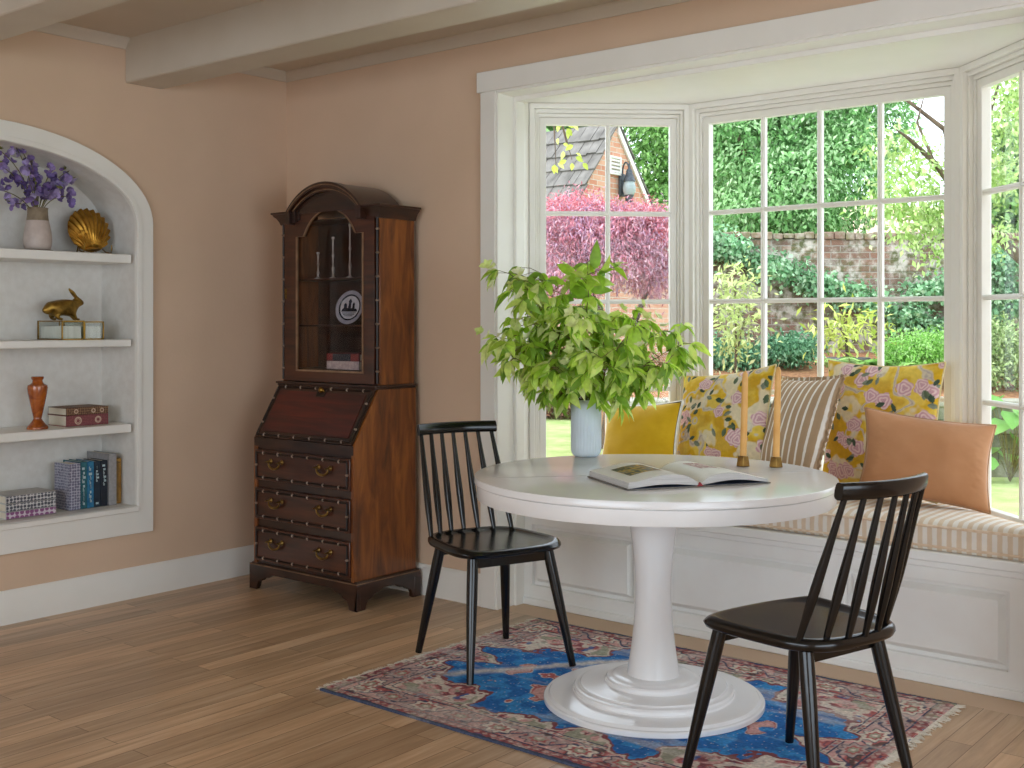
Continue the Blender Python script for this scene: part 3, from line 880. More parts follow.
# ------------------------------------------------------------------ rug
RL, RW = 1.865, 1.30
RX, RY = 1.795, -1.335
def rug():
    nu, nv = 560, 392
    U_, V_ = np.meshgrid(np.linspace(0, RL, nu), np.linspace(0, RW, nv), indexing='ij')
    u, v = U_.ravel(), V_.ravel()
    w1 = (fbm(u * 9, v * 9, 3) - .5) * .02; w2 = (fbm(u * 9 + 40, v * 9, 4) - .5) * .02
    x, y = u + w1, v + w2
    eL, eW = np.minimum(x, RL - x), np.minimum(y, RW - y)
    e = np.minimum(eL, eW)
    red, dred, pink = lin3('#aa5c5c'), lin3('#7d4248'), lin3('#c79a94')
    cream, grey, navy, blue, brown, green = lin3('#d2c8ba'), lin3('#b5a09a'), lin3('#39405a'), lin3('#0a62a6'), lin3('#5a4542'), lin3('#9a9a86')
    # everywhere: dense arabesque of thin curling bands (mirrored as a loom would)
    mu = np.abs(x - RL / 2); mv = np.abs(y - RW / 2)
    n = fbm(mu * 11, mv * 11, 11, 3); n2 = fbm(mu * 17 + 9, mv * 17, 21, 3); n3 = fbm(mu * 24, mv * 24, 31, 2)
    c = np.tile(red, (len(u), 1))
    c = mixc(c, pink, sstep(.50, .54, n2))
    c = mixc(c, cream, sstep(.035, .015, np.abs(n - .44)))
    c = mixc(c, dred, sstep(.04, .02, np.abs(n - .56)))
    c = mixc(c, cream, sstep(.60, .64, n3) * .9)
    c = mixc(c, navy, sstep(.018, .008, np.abs(n3 - .40)) * .9)
    c = mixc(c, green, sstep(.66, .69, n2))
    c = mixc(c, blue * .8, sstep(.30, .26, n2) * .8)
    # main border: palmettes
    inb = (e > .050) & (e < .155)
    along = np.where(eL < eW, y - RW / 2, x - RL / 2); acr = e - .1025
    per = .165
    k = np.mod(along + per / 2, per) - per / 2
    par = np.mod(np.floor((along + per / 2) / per), 2)
    ang = np.arctan2(acr, k); rr = np.sqrt((k / .060) ** 2 + (acr / .041) ** 2) * (1 + .16 * np.cos(8 * ang))
    b = mixc(np.tile(red, (len(u), 1)), pink, sstep(.48, .6, n2))
    b = mixc(b, cream, sstep(.03, .012, np.abs(n3 - .5)))
    b = mixc(b, brown, sstep(.05, .02, np.abs(n2 - .40)))
    b = mixc(b, grey, sstep(.60, .66, n) * .7)
    b = mixc(b, navy, sstep(1.05, 1.0, rr)); b = mixc(b, np.where(par[:, None] > .5, cream, grey * .9), sstep(.95, .9, rr))
    b = mixc(b, red, sstep(.62, .58, rr)); b = mixc(b, green, sstep(.42, .38, rr)); b = mixc(b, cream, sstep(.2, .16, rr))
    vine = np.abs(acr - .035 * np.sin(along / per * 2 * PI + PI)) < .006
    b = np.where((vine & (rr > 1.05))[:, None], navy * 1.2, b)
    c = np.where(inb[:, None], b, c)
    # guard stripes
    def stripe(lo, hi, ca, cb, p):
        m_ = (e > lo) & (e < hi)
        d = np.abs(np.mod(along, p) / p - .5) * 2
        z = (np.abs(e - (lo + hi) / 2) / ((hi - lo) / 2) + d) < .75
        return m_, np.where(z[:, None], cb, ca)
    for lo, hi, ca, cb, p in ((.016, .043, dred, cream * .8, .036), (.160, .180, cream * .85, red, .030)):
        m_, cc = stripe(lo, hi, ca, cb, p); c = np.where(m_[:, None], cc * .5 + c * .5, c)
    for lo, hi in ((.044, .050), (.154, .160), (.180, .185)):
        c = np.where(((e > lo) & (e < hi))[:, None], navy, c)
    c = np.where((eW < .013)[:, None], lin3('#3a4760'), c)
    # blue medallion with stepped, lobed outline in the middle of the field
    mx_, my_ = (x - RL / 2) / .75, (y - RW / 2) / .44
    th = np.arctan2(my_, mx_)
    f = np.sqrt(mx_ ** 2 + my_ ** 2) * (1 + .10 * np.cos(8 * th) + .07 * np.cos(14 * th + 1)) + .22 * (n - .5) + .20 * (n2 - .5)
    c = np.where((f < 1.05)[:, None], cream * .9, c)
    c = np.where((f < 1.02)[:, None], dred, c)
    bl = mixc(np.tile(blue, (len(u), 1)), lin3('#2a83c0'), sstep(.45, .6, fbm(u * 20, v * 20, 77)))
    c = np.where((f < .98)[:, None], bl, c)
    # red and cream figures inside the blue, crowded towards the centre
    fig = fbm(mu * 8 + 3, mv * 8, 51, 3)
    c = np.where(((f < .8) & (fig > .565))[:, None], red, c); c = np.where(((f < .8) & (fig > .60))[:, None], pink, c)
    c = np.where(((f < .8) & (np.abs(fig - .565) < .008))[:, None], cream, c)
    speck = (vnoise(u * 260, v * 260, 88) > .93) & (f < .98)
    c = np.where(speck[:, None], cream, c)
    # wear: pale rubbed streaks across the pile and general fading
    wr = sstep(.53, .72, fbm(u * 3.2, v * 14, 61)) * .42
    streak = sstep(.045, .0, np.abs((y - .456 - (u - .255) * 1.28) * .61 - .05 * (fbm(u * 7, v * 7, 5) - .5))) * sstep(.12, .3, u) * sstep(.95, .75, u)
    wr = np.clip(wr + streak * (.6 + .5 * vnoise(u * 60, v * 60, 9)), 0, .92)
    c = mixc(c, lin3('#c9c2ba'), wr)
    c = mixc(c, lin3('#a7948a'), np.full(len(u), .06))
    c = c * (0.94 + .36 * fbm(u * 45, v * 45, 99, 3))[:, None]
    zt = .0075 + .0012 * (vnoise(u * 120, v * 120, 5)) + .004 * sstep(.62, .8, fbm(u * 2.2, v * 2.2, 6))
    V = np.stack([u, v, zt], 1)
    idx = np.arange(nu * nv).reshape(nu, nv)
    F = np.stack([idx[:-1, :-1].ravel(), idx[1:, :-1].ravel(), idx[1:, 1:].ravel(), idx[:-1, 1:].ravel()], 1)
    # skirt down to the floor
    rim = np.concatenate([idx[:, 0], idx[-1, 1:], idx[-2::-1, -1], idx[0, -2:0:-1]])
    base = V[rim].copy(); base[:, 2] = .0005
    n0 = len(V); V = np.concatenate([V, base]); c = np.concatenate([c, c[rim]])
    k_ = len(rim); a_ = np.arange(k_); b_ = (a_ + 1) % k_
    F = np.concatenate([F, np.stack([rim[a_], n0 + a_, n0 + b_, rim[b_]], 1)])
    m = attr_mat('worn_wool_pile', rough=.95, nscale=90, namt=.22, bump=.5, bscale=260, spec=.1)
    t = thing('rug', 'worn red and blue patterned wool rug under the round white table', 'rug', (RX, RY, 0))
    np_obj('pile', V, F, m, c, t, smooth=True)
    fm = pmat('wool_fringe', '#cfc6b6', '#e2dacb', scale=60, rough=.9)
    rs = random.Random(4)
    for side in (0, 1):
        mb = MB()
        yy = .004
        while yy < RW:
            L_ = rs.uniform(.014, .036); x0 = 0 if side == 0 else RL; s = -1 if side == 0 else 1
            dx, dy = rs.uniform(-.3, .3), rs.uniform(-.022, .022)
            mb.tube([(x0 - s * .004, yy, .006), (x0 + s * L_ * .5, yy + dy * .4, .0045), (x0 + s * L_, yy + dy, .0032)], [.003, .0024, .0012], 5)
            yy += rs.uniform(.005, .009)
        mb.obj('fringe', fm, t, smooth=60)
    return t
rug()
RUGZ = .009

# ------------------------------------------------------------------ round pedestal table
TX, TY = 2.814, -.678
t = thing('pedestal_table', 'round white pedestal dining table standing on the rug', 'table', (TX, TY, RUGZ))
mb = MB().lathe([(.001, .776), (.618, .776), (.632, .7765), (.634, .7785), (.634, .7975), (.6325, .8003), (.630, .801), (.001, .801)], 128)
mb.obj('tabletop', M['table'], t, smooth=40)
mb = MB().lathe([(.600, .724), (.624, .724), (.626, .727), (.626, .773), (.620, .774), (.620, .777), (.600, .777)], 128, loop=True)
# inner face
mb.obj('apron', M['table'], t, smooth=40)
M['seam'] = pmat('seam_grey', '#a3a3a2', '#adadab', scale=20, rough=.6)  # grey of the strips marking the joint between the table leaves
ex, ey = 2.403 - TX, -1.138 - TY
l_ = math.hypot(ex, ey); ex, ey = ex / l_, ey / l_
ang = math.atan2(ey, ex)
mb = MB().box(-.632, .632, -.0020, .0020, .7985, .8015)
for s in (-1, 1): mb.box(s * .628 - .0066, s * .628 + .0066, -.0013, .0013, .777, .800)
for s in (-1, 1): mb.box(s * .619 - .0078, s * .619 + .0078, -.0016, .0016, .7225, .776)
mb.obj('leaf_seam', M['seam'], t, rot=(0, 0, ang), smooth=0)
col = []
for i in range(33):
    s = i / 32; z = .09 + (.722 - .09) * s
    r = .063 + (.032 * ((.394 - z) / .304) ** 1.8 if z < .394 else .036 * ((z - .394) / .32) ** 1.7)
    col.append((r, z))
mb = MB().lathe([(.001, .088)] + col + [(.001, .722)], 64)
mb.obj('column', M['table'], t, smooth=50)
prof = [(.001, 0), (.380, 0), (.388, .004), (.388, .022), (.384, .028), (.376, .030), (.368, .030), (.364, .034), (.364, .042), (.358, .046), (.348, .048), (.296, .051), (.287, .053), (.285, .057), (.285, .070), (.280, .076), (.268, .077), (.262, .080), (.262, .090), (.256, .095), (.246, .097), (.184, .101), (.175, .103), (.173, .107), (.173, .118), (.167, .124), (.150, .126), (.146, .130), (.146, .136), (.140, .140), (.122, .142), (.112, .147), (.105, .156), (.001, .156)]
prof = [(.001, 0), (.382, 0), (.388, .004), (.388, .018), (.384, .022), (.374, .0225), (.370, .026), (.366, .031), (.352, .033), (.296, .034), (.286, .036), (.282, .041), (.282, .051), (.277, .057), (.266, .0575), (.260, .060), (.256, .065), (.240, .0665), (.180, .067), (.171, .069), (.168, .074), (.168, .083), (.163, .089), (.150, .090), (.144, .093), (.136, .096), (.112, .097), (.100, .098), (.001, .098)]
prof_old = [(.001, 0), (.372, 0), (.384, .003), (.388, .012), (.388, .022), (.384, .030), (.372, .034), (.362, .034), (.358, .038), (.356, .045), (.348, .050), (.300, .054), (.286, .056), (.283, .062), (.283, .070), (.278, .077), (.268, .080), (.262, .082), (.258, .090), (.246, .095), (.192, .100), (.176, .103), (.172, .110), (.168, .116), (.158, .120), (.152, .126), (.138, .130), (.118, .133), (.110, .140), (.104, .150), (.001, .150)]
MB().lathe(prof, 96).obj('base', M['table'], t, smooth=28)
TT = RUGZ + .8015      # table top height

# ------------------------------------------------------------------ spindle back chairs
SH = .485
def make_chair(label):
    t = thing('spindle_chair', label, 'chair', group='black spindle back chairs')
    # saddle seat: outline in polar form, dished top, thin lip
    def outline(a):
        # superellipse, wider at the front
        cx, sy = math.cos(a), math.sin(a)
        p = 4.4
        r = 1 / ((abs(cx) ** p + abs(sy) ** p) ** (1 / p))
        x = r * cx; y = r * sy
        x_ = x * .214 - .006
        w = .228 + .020 * x
        if x < 0: x_ -= .020 * (1 - min(1, abs(y)) ** 2)
        else: x_ += .012 * (1 - min(1, abs(y)) ** 2)
        return x_, y * w
    n = 72; mb = MB()
    rings = []
    def top(x, y, s):
        lip = sstep(.80, .93, np.float64(s)) * sstep(.205, .13, np.float64(x))
        edge = -.012 * max(0, (s - .93) / .07) ** 2
        return SH - .012 + .013 * float(lip) + edge + .006 * max(0, x / .2) * (s * 0 + .3)
    for s in (.02, .2, .4, .6, .75, .82, .88, .93, .97, 1.0):
        ring = []
        for k in range(n):
            x, y = outline(2 * PI * k / n)
            ring.append((x * s, y * s, top(x * s, y * s, s)))
        rings.append(ring)
    for s, z in ((1.005, SH - .022), (.985, SH - .032), (.93, SH - .038), (.5, SH - .040), (.02, SH - .040)):
        rings.append([(outline(2 * PI * k / n)[0] * s, outline(2 * PI * k / n)[1] * s, z) for k in range(n)])
    vs = [v for r in rings for v in r]; fs = []
    for r in range(len(rings) - 1):
        for k in range(n):
            k2 = (k + 1) % n
            fs.append((r * n + k, r * n + k2, (r + 1) * n + k2, (r + 1) * n + k))
    fs.append(tuple(range(n - 1, -1, -1))); fs.append(tuple((len(rings) - 1) * n + k for k in range(n)))
    mb.add(vs, fs)
    mb.obj('seat', M['black'], t, smooth=50)
    for sx, sy in ((-1, 1), (-1, -1), (1, 1), (1, -1)):
        fx, fy = (-.238, .206 * sy) if sx < 0 else (.238, .228 * sy)
        tx, ty = (-.150, .148 * sy) if sx < 0 else (.150, .168 * sy)
        p0, p1 = Vector((tx, ty, SH - .036)), Vector((fx, fy, 0.0))
        ps = [p0.lerp(p1, k / 6) for k in range(7)]
        MB().tube(ps, [.021, .0215, .021, .0195, .0175, .0155, .0135], 14).obj('leg', M['black'], t, smooth=50)
    # under-seat rails
    MB().box(-.150, .150, -.010, .010, SH - .078, SH - .038).obj('under_rail', M['black'], t, bevel=.003)
    for x in (-.145, .148):
        w = .150 if x < 0 else .166
        MB().box(x - .010, x + .010, -w, w, SH - .080, SH - .038).obj('under_rail', M['black'], t, bevel=.003)
    # back
    def rail(yy):
        return Vector((-.280 - .050 * (1 - (yy / .2) ** 2), yy, .896))
    for k in range(7):
        q = (k - 3) / 3
        b = Vector((-.158 - .072 * (1 - q * q), q * .188, SH - .012))
        e_ = rail(q * .166) + Vector((0, 0, -.016))
        ps = [b.lerp(e_, i / 8) for i in range(9)]
        MB().tube(ps, [.0088, .0108, .0132, .0142, .0134, .0118, .0102, .009, .0082], 10).obj('spindle', M['black'], t, smooth=50)
    mb = MB(); pts = []
    for k in range(17):
        yy = -.182 + .364 * k / 16
        pts.append(rail(yy))
    vs = []; m_ = 12
    for i, p in enumerate(pts):
        for j in range(m_):
            a = 2 * PI * j / m_
            # rounded slab section, tilted with the back
            cx, sz = math.cos(a), math.sin(a)
            sx_ = math.copysign(abs(cx) ** .7, cx) * .0135; sz_ = math.copysign(abs(sz) ** .6, sz) * .0235
            vs.append((p.x + sx_ - sz_ * .22, p.y, p.z + sz_ + sx_ * .2))
    fs = []
    for i in range(16):
        for j in range(m_):
            j2 = (j + 1) % m_
            fs.append((i * m_ + j, i * m_ + j2, (i + 1) * m_ + j2, (i + 1) * m_ + j))
    fs.append(tuple(range(m_ - 1, -1, -1))); fs.append(tuple(16 * m_ + j for j in range(m_)))
    mb.add(vs, fs).obj('crest_rail', M['black'], t, smooth=50)
    return t
chair = make_chair('black spindle back chair on the left of the table, nearest the mahogany desk')
chair.location = (2.050, -.662, RUGZ + .001); chair.rotation_euler = (0, 0, R(-20))
c2 = copy_tree(chair)
c2.location = (3.536, -1.030, RUGZ + .001); c2.rotation_euler = (0, 0, R(164.5))
c2['label'] = 'black spindle back chair on the right, seen from behind in front of the window seat'

# ------------------------------------------------------------------ fluted vase and leafy branches
M['vase'] = pmat('pale_blue_grey_ceramic', '#c9d3dc', '#d2dbe3', scale=8, rough=.45, spec=.4)
VX, VY = 2.306, -.376
t = thing('fluted_vase', 'pale blue fluted cylinder vase on the left of the table', 'vase', (VX, VY, TT))
fl = lambda r, z, a: r * (1 + .028 * abs(math.cos(15 * a))) if .05 < r and .012 < z < .222 else r
MB().lathe([(.001, 0), (.044, 0), (.050, .003), (.056, .010), (.059, .020), (.060, .04), (.060, .20), (.0595, .222), (.058, .228), (.054, .228), (.052, .222), (.050, .05), (.001, .03)], 120, flute=fl).obj('body', M['vase'], t, smooth=30)

def leaf_mesh(P, D, Nn, Ls, Cs, wr=.42, stations=(0, .22, .5, .78, 1), prof=(0.04, .85, 1.0, .55, 0.02), curl=.35, fold=.25, cvar=None):
    """many folded, curling leaves as one array mesh. P base points, D directions, Nn face normals"""
    P, D, Nn = np.asarray(P, float), np.asarray(D, float), np.asarray(Nn, float)
    D /= np.linalg.norm(D, axis=1, keepdims=True)
    Nn = Nn - D * np.sum(D * Nn, 1, keepdims=True); Nn /= np.maximum(np.linalg.norm(Nn, axis=1, keepdims=True), 1e-6)
    S_ = np.cross(D, Nn); n = len(P); Ls = np.asarray(Ls, float)[:, None]
    curl = np.broadcast_to(np.asarray(curl, float), (n,))[:, None]
    V = []; C = []
    for s, p in zip(stations, prof):
        mid = P + D * Ls * (s - .12 * curl * s ** 3) - Nn * Ls * curl * s ** 2
        w = Ls * wr * .5 * p
        V += [mid + S_ * w + Nn * w * fold, mid, mid - S_ * w + Nn * w * fold]
        for q in (1.0, 1.06, .97): C.append(np.asarray(Cs) * q)
    V = np.stack(V, 1); C = np.stack(C, 1)
    k = len(stations) * 3; F = []
    for i in range(len(stations) - 1):
        for j in (0, 1):
            F.append((i * 3 + j, i * 3 + j + 1, (i + 1) * 3 + j + 1, (i + 1) * 3 + j))
    F = np.array(F)
    F = (F[None] + (np.arange(n) * k)[:, None, None]).reshape(-1, 4)
    return V.reshape(-1, 3), F, C.reshape(-1, 3)

M['leaf'] = attr_mat('dogwood_leaf', rough=.42, trans=.48, nscale=40, namt=.18, spec=.4)
M['bract'] = attr_mat('cream_bract', rough=.6, trans=.30, nscale=60, namt=.1)
M['stem'] = pmat('green_brown_twig', '#5d4a2c', '#7c7a3e', scale=40, rough=.7)
def bouquet():
    rs = np.random.RandomState(12); rr = random.Random(5)
    t = thing('leafy_branches', 'big loose bunch of leafy green dogwood branches standing in the fluted vase', 'branches', (VX, VY, TT + .04))
    base = Vector((0, 0, 0))
    rt = Vector((math.cos(R(39.25)), math.sin(R(39.25)), 0)); fw = Vector((-math.sin(R(39.25)), math.cos(R(39.25)), 0))
    P, D, Nn, Ls, Cs = [], [], [], [], []
    BP, BD, BN, BL, BC = [], [], [], [], []
    greens = [lin3(c) for c in ('#a4ca42', '#badb52', '#cee868', '#e0f286', '#8cb244', '#ecf6a8')]
    # main branches: (sideways, depth, height of arching tip)
    tips = [(-.31, .02, .47), (-.27, -.14, .66), (-.18, .10, .70), (-.23, .0, .68), (-.31, -.10, .37), (-.29, .16, .42), (-.06, -.16, .50), (.01, .02, .73), (.12, .12, .52), (.20, -.12, .50), (.30, .04, .46), (.37, -.03, .40), (.42, .08, .36), (.30, -.16, .34), (.04, -.20, .36), (-.16, -.20, .34), (.16, .22, .40), (-.02, .2, .55), (-.24, -.04, .52)]
    for i, (a, b, h) in enumerate(tips):
        tip = rt * a + fw * b + Vector((0, 0, h))
        mid = Vector((tip.x * .28, tip.y * .28, h * .62 + .05))
        pts = []
        st = Vector((rr.uniform(-.03, .03), rr.uniform(-.03, .03), 0))
        for k in range(13):
            s = k / 12
            p = st * (1 - s) ** 2 + mid * 2 * s * (1 - s) + tip * s * s
            p += Vector((rr.gauss(0, .004), rr.gauss(0, .004), 0))
            # keep inside the vase mouth
            if p.z < .20:
                l = math.hypot(p.x, p.y)
                if l > .043: p.x *= .043 / l; p.y *= .043 / l
            pts.append(p)
        stem_b = MB().tube(pts, [.0042 * (1 - .75 * k / 12) for k in range(13)], 6)
        # side twigs with leaf tufts
        tufts = []
        for k in range(5, 13):
            for q in range(2):
                d = Vector((rr.gauss(0, 1), rr.gauss(0, 1), rr.uniform(-.5, .6))).normalized()
                L_ = rr.uniform(.04, .12)
                e_ = pts[k] + d * L_
                if e_.z < .21 and math.hypot(e_.x, e_.y) < .10: continue
                if e_.z < .12: continue
                stem_b.tube([pts[k], pts[k] + d * L_ * .5 + Vector((0, 0, .008)), e_], [.0018, .0014, .001], 5)
                tufts.append((e_, d))
        stem_b.obj('stem', M['stem'], t, smooth=50)
        tufts.append((pts[-1], (pts[-1] - pts[-2]).normalized()))
        for e_, d in tufts:
            out = Vector((e_.x, e_.y, 0)); out = out.normalized() if out.length > .01 else Vector((1, 0, 0))
            for q in range(rr.randint(4, 7)):
                dd = d * .5 + out * .35 + Vector((rr.gauss(0, .6), rr.gauss(0, .6), rr.uniform(-1.1, -.1)))
                if h > .7 and e_.z > .6: dd.z = rr.uniform(-.6, .9)
                P.append(e_); D.append(dd.normalized()); Nn.append(Vector((rr.gauss(0, .5), rr.gauss(0, .5), .8)) + out * .4)
                Ls.append(rr.uniform(.050, .098)); g = greens[rr.randrange(6)] * rr.uniform(.85, 1.15)
                Cs.append(g)
            if rr.random() < (.85 if (a < -.1 and h > .45) else .5) and h < .7 and len(BP) < 396:
                c = e_ + Vector((rr.gauss(0, .02), rr.gauss(0, .02), .022)) + out * .04
                nrm = (out * .7 + Vector((rr.gauss(0, .4), rr.gauss(0, .4), .7))).normalized()
                ax = nrm.orthogonal().normalized(); ay = nrm.cross(ax)
                ph = rr.uniform(0, PI)
                cc = lin3(rr.choice(['#e6ecb2', '#f0f2cc', '#d9e690', '#e2eba4']))
                for k in range(4):
                    aa = ph + k * PI / 2
                    BP.append(c); BD.append(ax * math.cos(aa) + ay * math.sin(aa) + nrm * .25); BN.append(nrm)
                    BL.append(rr.uniform(.022, .034)); BC.append(cc)
    # long dark leaves at the very top of the tallest branch
    top = rt * .02 + fw * .02 + Vector((0, 0, .73))
    for k in range(9):
        s = k / 8
        p = top + Vector((0, 0, -.14 * (1 - s))) + rt * rr.uniform(-.02, .02)
        P.append(p); D.append(rt * rr.uniform(-1, 1) + Vector((0, 0, rr.uniform(-.9, .9))) + fw * rr.uniform(-.5, .2))
        Nn.append(-fw + Vector((0, 0, .4))); Ls.append(rr.uniform(.085, .12)); Cs.append(greens[rr.choice([0, 1, 4])])
    V, F, C = leaf_mesh(P, D, Nn, Ls, Cs, wr=.44, curl=rs.uniform(.15, .8, len(P)))
    np_obj('leaves', V, F, M['leaf'], C, t, smooth=True)
    for k in range(0, len(BP), 4):
        V, F, C = leaf_mesh(BP[k:k + 4], BD[k:k + 4], BN[k:k + 4], BL[k:k + 4], BC[k:k + 4], wr=.85, curl=-.12, fold=.1)
        np_obj('flower', V, F, M['bract'], C, t, smooth=True)
    print('leaves', len(P), len(BP))
bouquet()

# ------------------------------------------------------------------ open book
def open_book():
    A = Vector((3.103, -.852)); wd = Vector((.53, .848)).normalized(); hd = Vector((-wd.y, wd.x))
    ang = math.atan2(wd.y, wd.x)
    t = thing('open_book', 'large open picture book lying on the near side of the round table', 'book', (A.x, A.y, TT), (0, 0, ang))
    W, Hh = .255, .325
    m_cov = pmat('grey_cloth_cover', '#6e6a64', '#7d7972', scale=90, rough=.8)
    m_in = pmat('dark_blue_endpaper', '#1f2d44', '#27364f', scale=20, rough=.7)
    m_page = pmat('white_coated_paper', '#ecebe8', '#f2f1ef', scale=20, rough=.4)
    m_edge = pmat('page_edges', '#b4b2b0', '#d5d3d0', scale=240, stretch=(.02, .02, 8), rough=.7)
    mb = MB()
    mb.box(-W - .006, -.012, -.006, Hh + .006, .001, .005); mb.box(.012, W + .006, -.006, Hh + .006, .001, .005)
    mb.box(-.013, .013, -.006, Hh + .006, .0006, .003)
    cov = mb.obj('cover', m_cov, t, bevel=.001)
    # page blocks: left thick, right thinner; top surface arcs up out of the gutter
    def prof(s, thick):
        # s 0 gutter .. 1 fore edge
        return .006 + thick * (1 - math.exp(-s * 9)) * (1 - (.48 if thick > .035 else .70) * s ** 1.6) + .010 * math.sin(PI * min(1, s * 1.05)) ** 2
    def bot(s, side, k):
        # the block lifts off the cover in the middle
        return .0055 + .016 * math.sin(PI * s) ** 1.2 * k
    for side, thick, kb in ((-1, .036, .55), (1, .034, .8)):
        n = 24; vs, fs = [], []
        for y in (0, Hh):
            for i in range(n + 1):
                s = i / n
                x = side * s * W * (1.0 if side < 0 else .985)
                vs.append((x, y, prof(s, thick)))
            for i in range(n + 1):
                s = i / n
                vs.append((side * s * W, y, min(bot(s, side, kb), prof(s, thick) - .004 * (1 - s * .7))))
        k = 2 * (n + 1)
        top, edg = [], []
        for i in range(n):
            top.append((i, i + 1, k + i + 1, k + i))
            edg.append((n + 1 + i, n + 2 + i, k + n + 2 + i, k + n + 1 + i))
            edg.append((i, i + 1, n + 2 + i, n + 1 + i)); edg.append((k + i, k + i + 1, k + n + 2 + i, k + n + 1 + i))
        edg.append((n, 2 * n + 1, k + 2 * n + 1, k + n))
        mb = MB().add(vs, top + edg)
        ob = mb.obj('page_block', m_page, t, smooth=40, recalc=False)
        ob.data.materials.append(m_edge); ob.data.polygons.foreach_set('material_index', [0] * len(top) + [1] * len(edg))
        # printed picture following the page
        pics = {-1: ((.34, .80, .10, .26), ('#7d7a70', '#c8a24a', '#4d4a48')), 1: ((.30, .66, .13, .27), ('#b98f92', '#d8c9c6', '#a05a5e'))}[side]
        (s0, s1, y0, y1), cols = pics
        nu, nv = 30, 22
        V, C = [], []
        cs = [lin3(c) for c in cols]
        for i in range(nu):
            for j in range(nv):
                s = s0 + (s1 - s0) * i / (nu - 1); y = y0 + (y1 - y0) * j / (nv - 1)
                V.append((side * s * W * (1.0 if side < 0 else .985), y, prof(s, thick) + .0006))
                f = float(fbm(np.array([i * .22 + side]), np.array([j * .22]), 3)[0])
                C.append(cs[0] if f < .44 else (cs[1] if f < .58 else cs[2]))
        idx = np.arange(nu * nv).reshape(nu, nv)
        F = np.stack([idx[:-1, :-1].ravel(), idx[1:, :-1].ravel(), idx[1:, 1:].ravel(), idx[:-1, 1:].ravel()], 1)
        np_obj('printed_picture', V, F, M['print'], np.array(C), ob, smooth=True)
        # dark endpaper glimpsed under the lifted pages
        MB().box(side * .02 if side > 0 else -W + .004, W - .004 if side > 0 else -.02, -.0045, Hh, .005, .0062).obj('endpaper', m_in, cov, smooth=0)
    m_red = pmat('red_headband', '#8e1f2c', '#a32a38', scale=30, rough=.6)
    MB().add([(-.011, -.004, .003), (.011, -.004, .003), (0, -.004, .016), (-.011, .004, .003), (.011, .004, .003), (0, .004, .016)], [(0, 1, 2), (3, 5, 4), (0, 3, 4, 1), (1, 4, 5, 2), (2, 5, 3, 0)]).obj('headband', m_red, t, smooth=0)
M['print'] = attr_mat('printed_ink', rough=.4, nscale=60, namt=.15)
open_book()

# ------------------------------------------------------------------ candles in brass holders
M['wax'] = pmat('honey_beeswax', '#dba257', '#e6b36c', scale=12, rough=.45, spec=.4)
M['wick'] = pmat('wick', '#d8c9a0', '#efe4c4', scale=40, rough=.9)
for (x, y), h, lb, which in (((2.947, -.263), .338, 'leaning over the left', 'left'), ((3.056, -.212), .355, '', 'right')):
    t = thing('candle_holder', 'small faceted brass candle holder on the table, the %s one of the pair' % which, 'candle holder', (x, y, TT), group='brass candle holders')
    MB().lathe([(.001, 0), (.027, 0), (.0275, .002), (.022, .036), (.021, .038), (.0135, .038), (.013, .020), (.001, .018)], 6).obj('body', M['brassdark'], t, smooth=10, bevel=.0012)
    c = thing('taper_candle', 'honey coloured taper candle in the %s brass holder' % which, 'candle', (x, y, TT + .0185), (0, R(1.6), 0), group='taper candles')
    MB().lathe([(.001, 0), (.0118, 0), (.0128, .02), (.0128, h * .5), (.0112, h * .9), (.0098, h - .012), (.006, h - .003), (.001, h)], 20).obj('wax', M['wax'], c, smooth=50)
    MB().tube([(0, 0, h - .004), (.001, 0, h + .006), (.002, .001, h + .012)], .0012, 6).obj('wick', M['wick'], c, smooth=50)

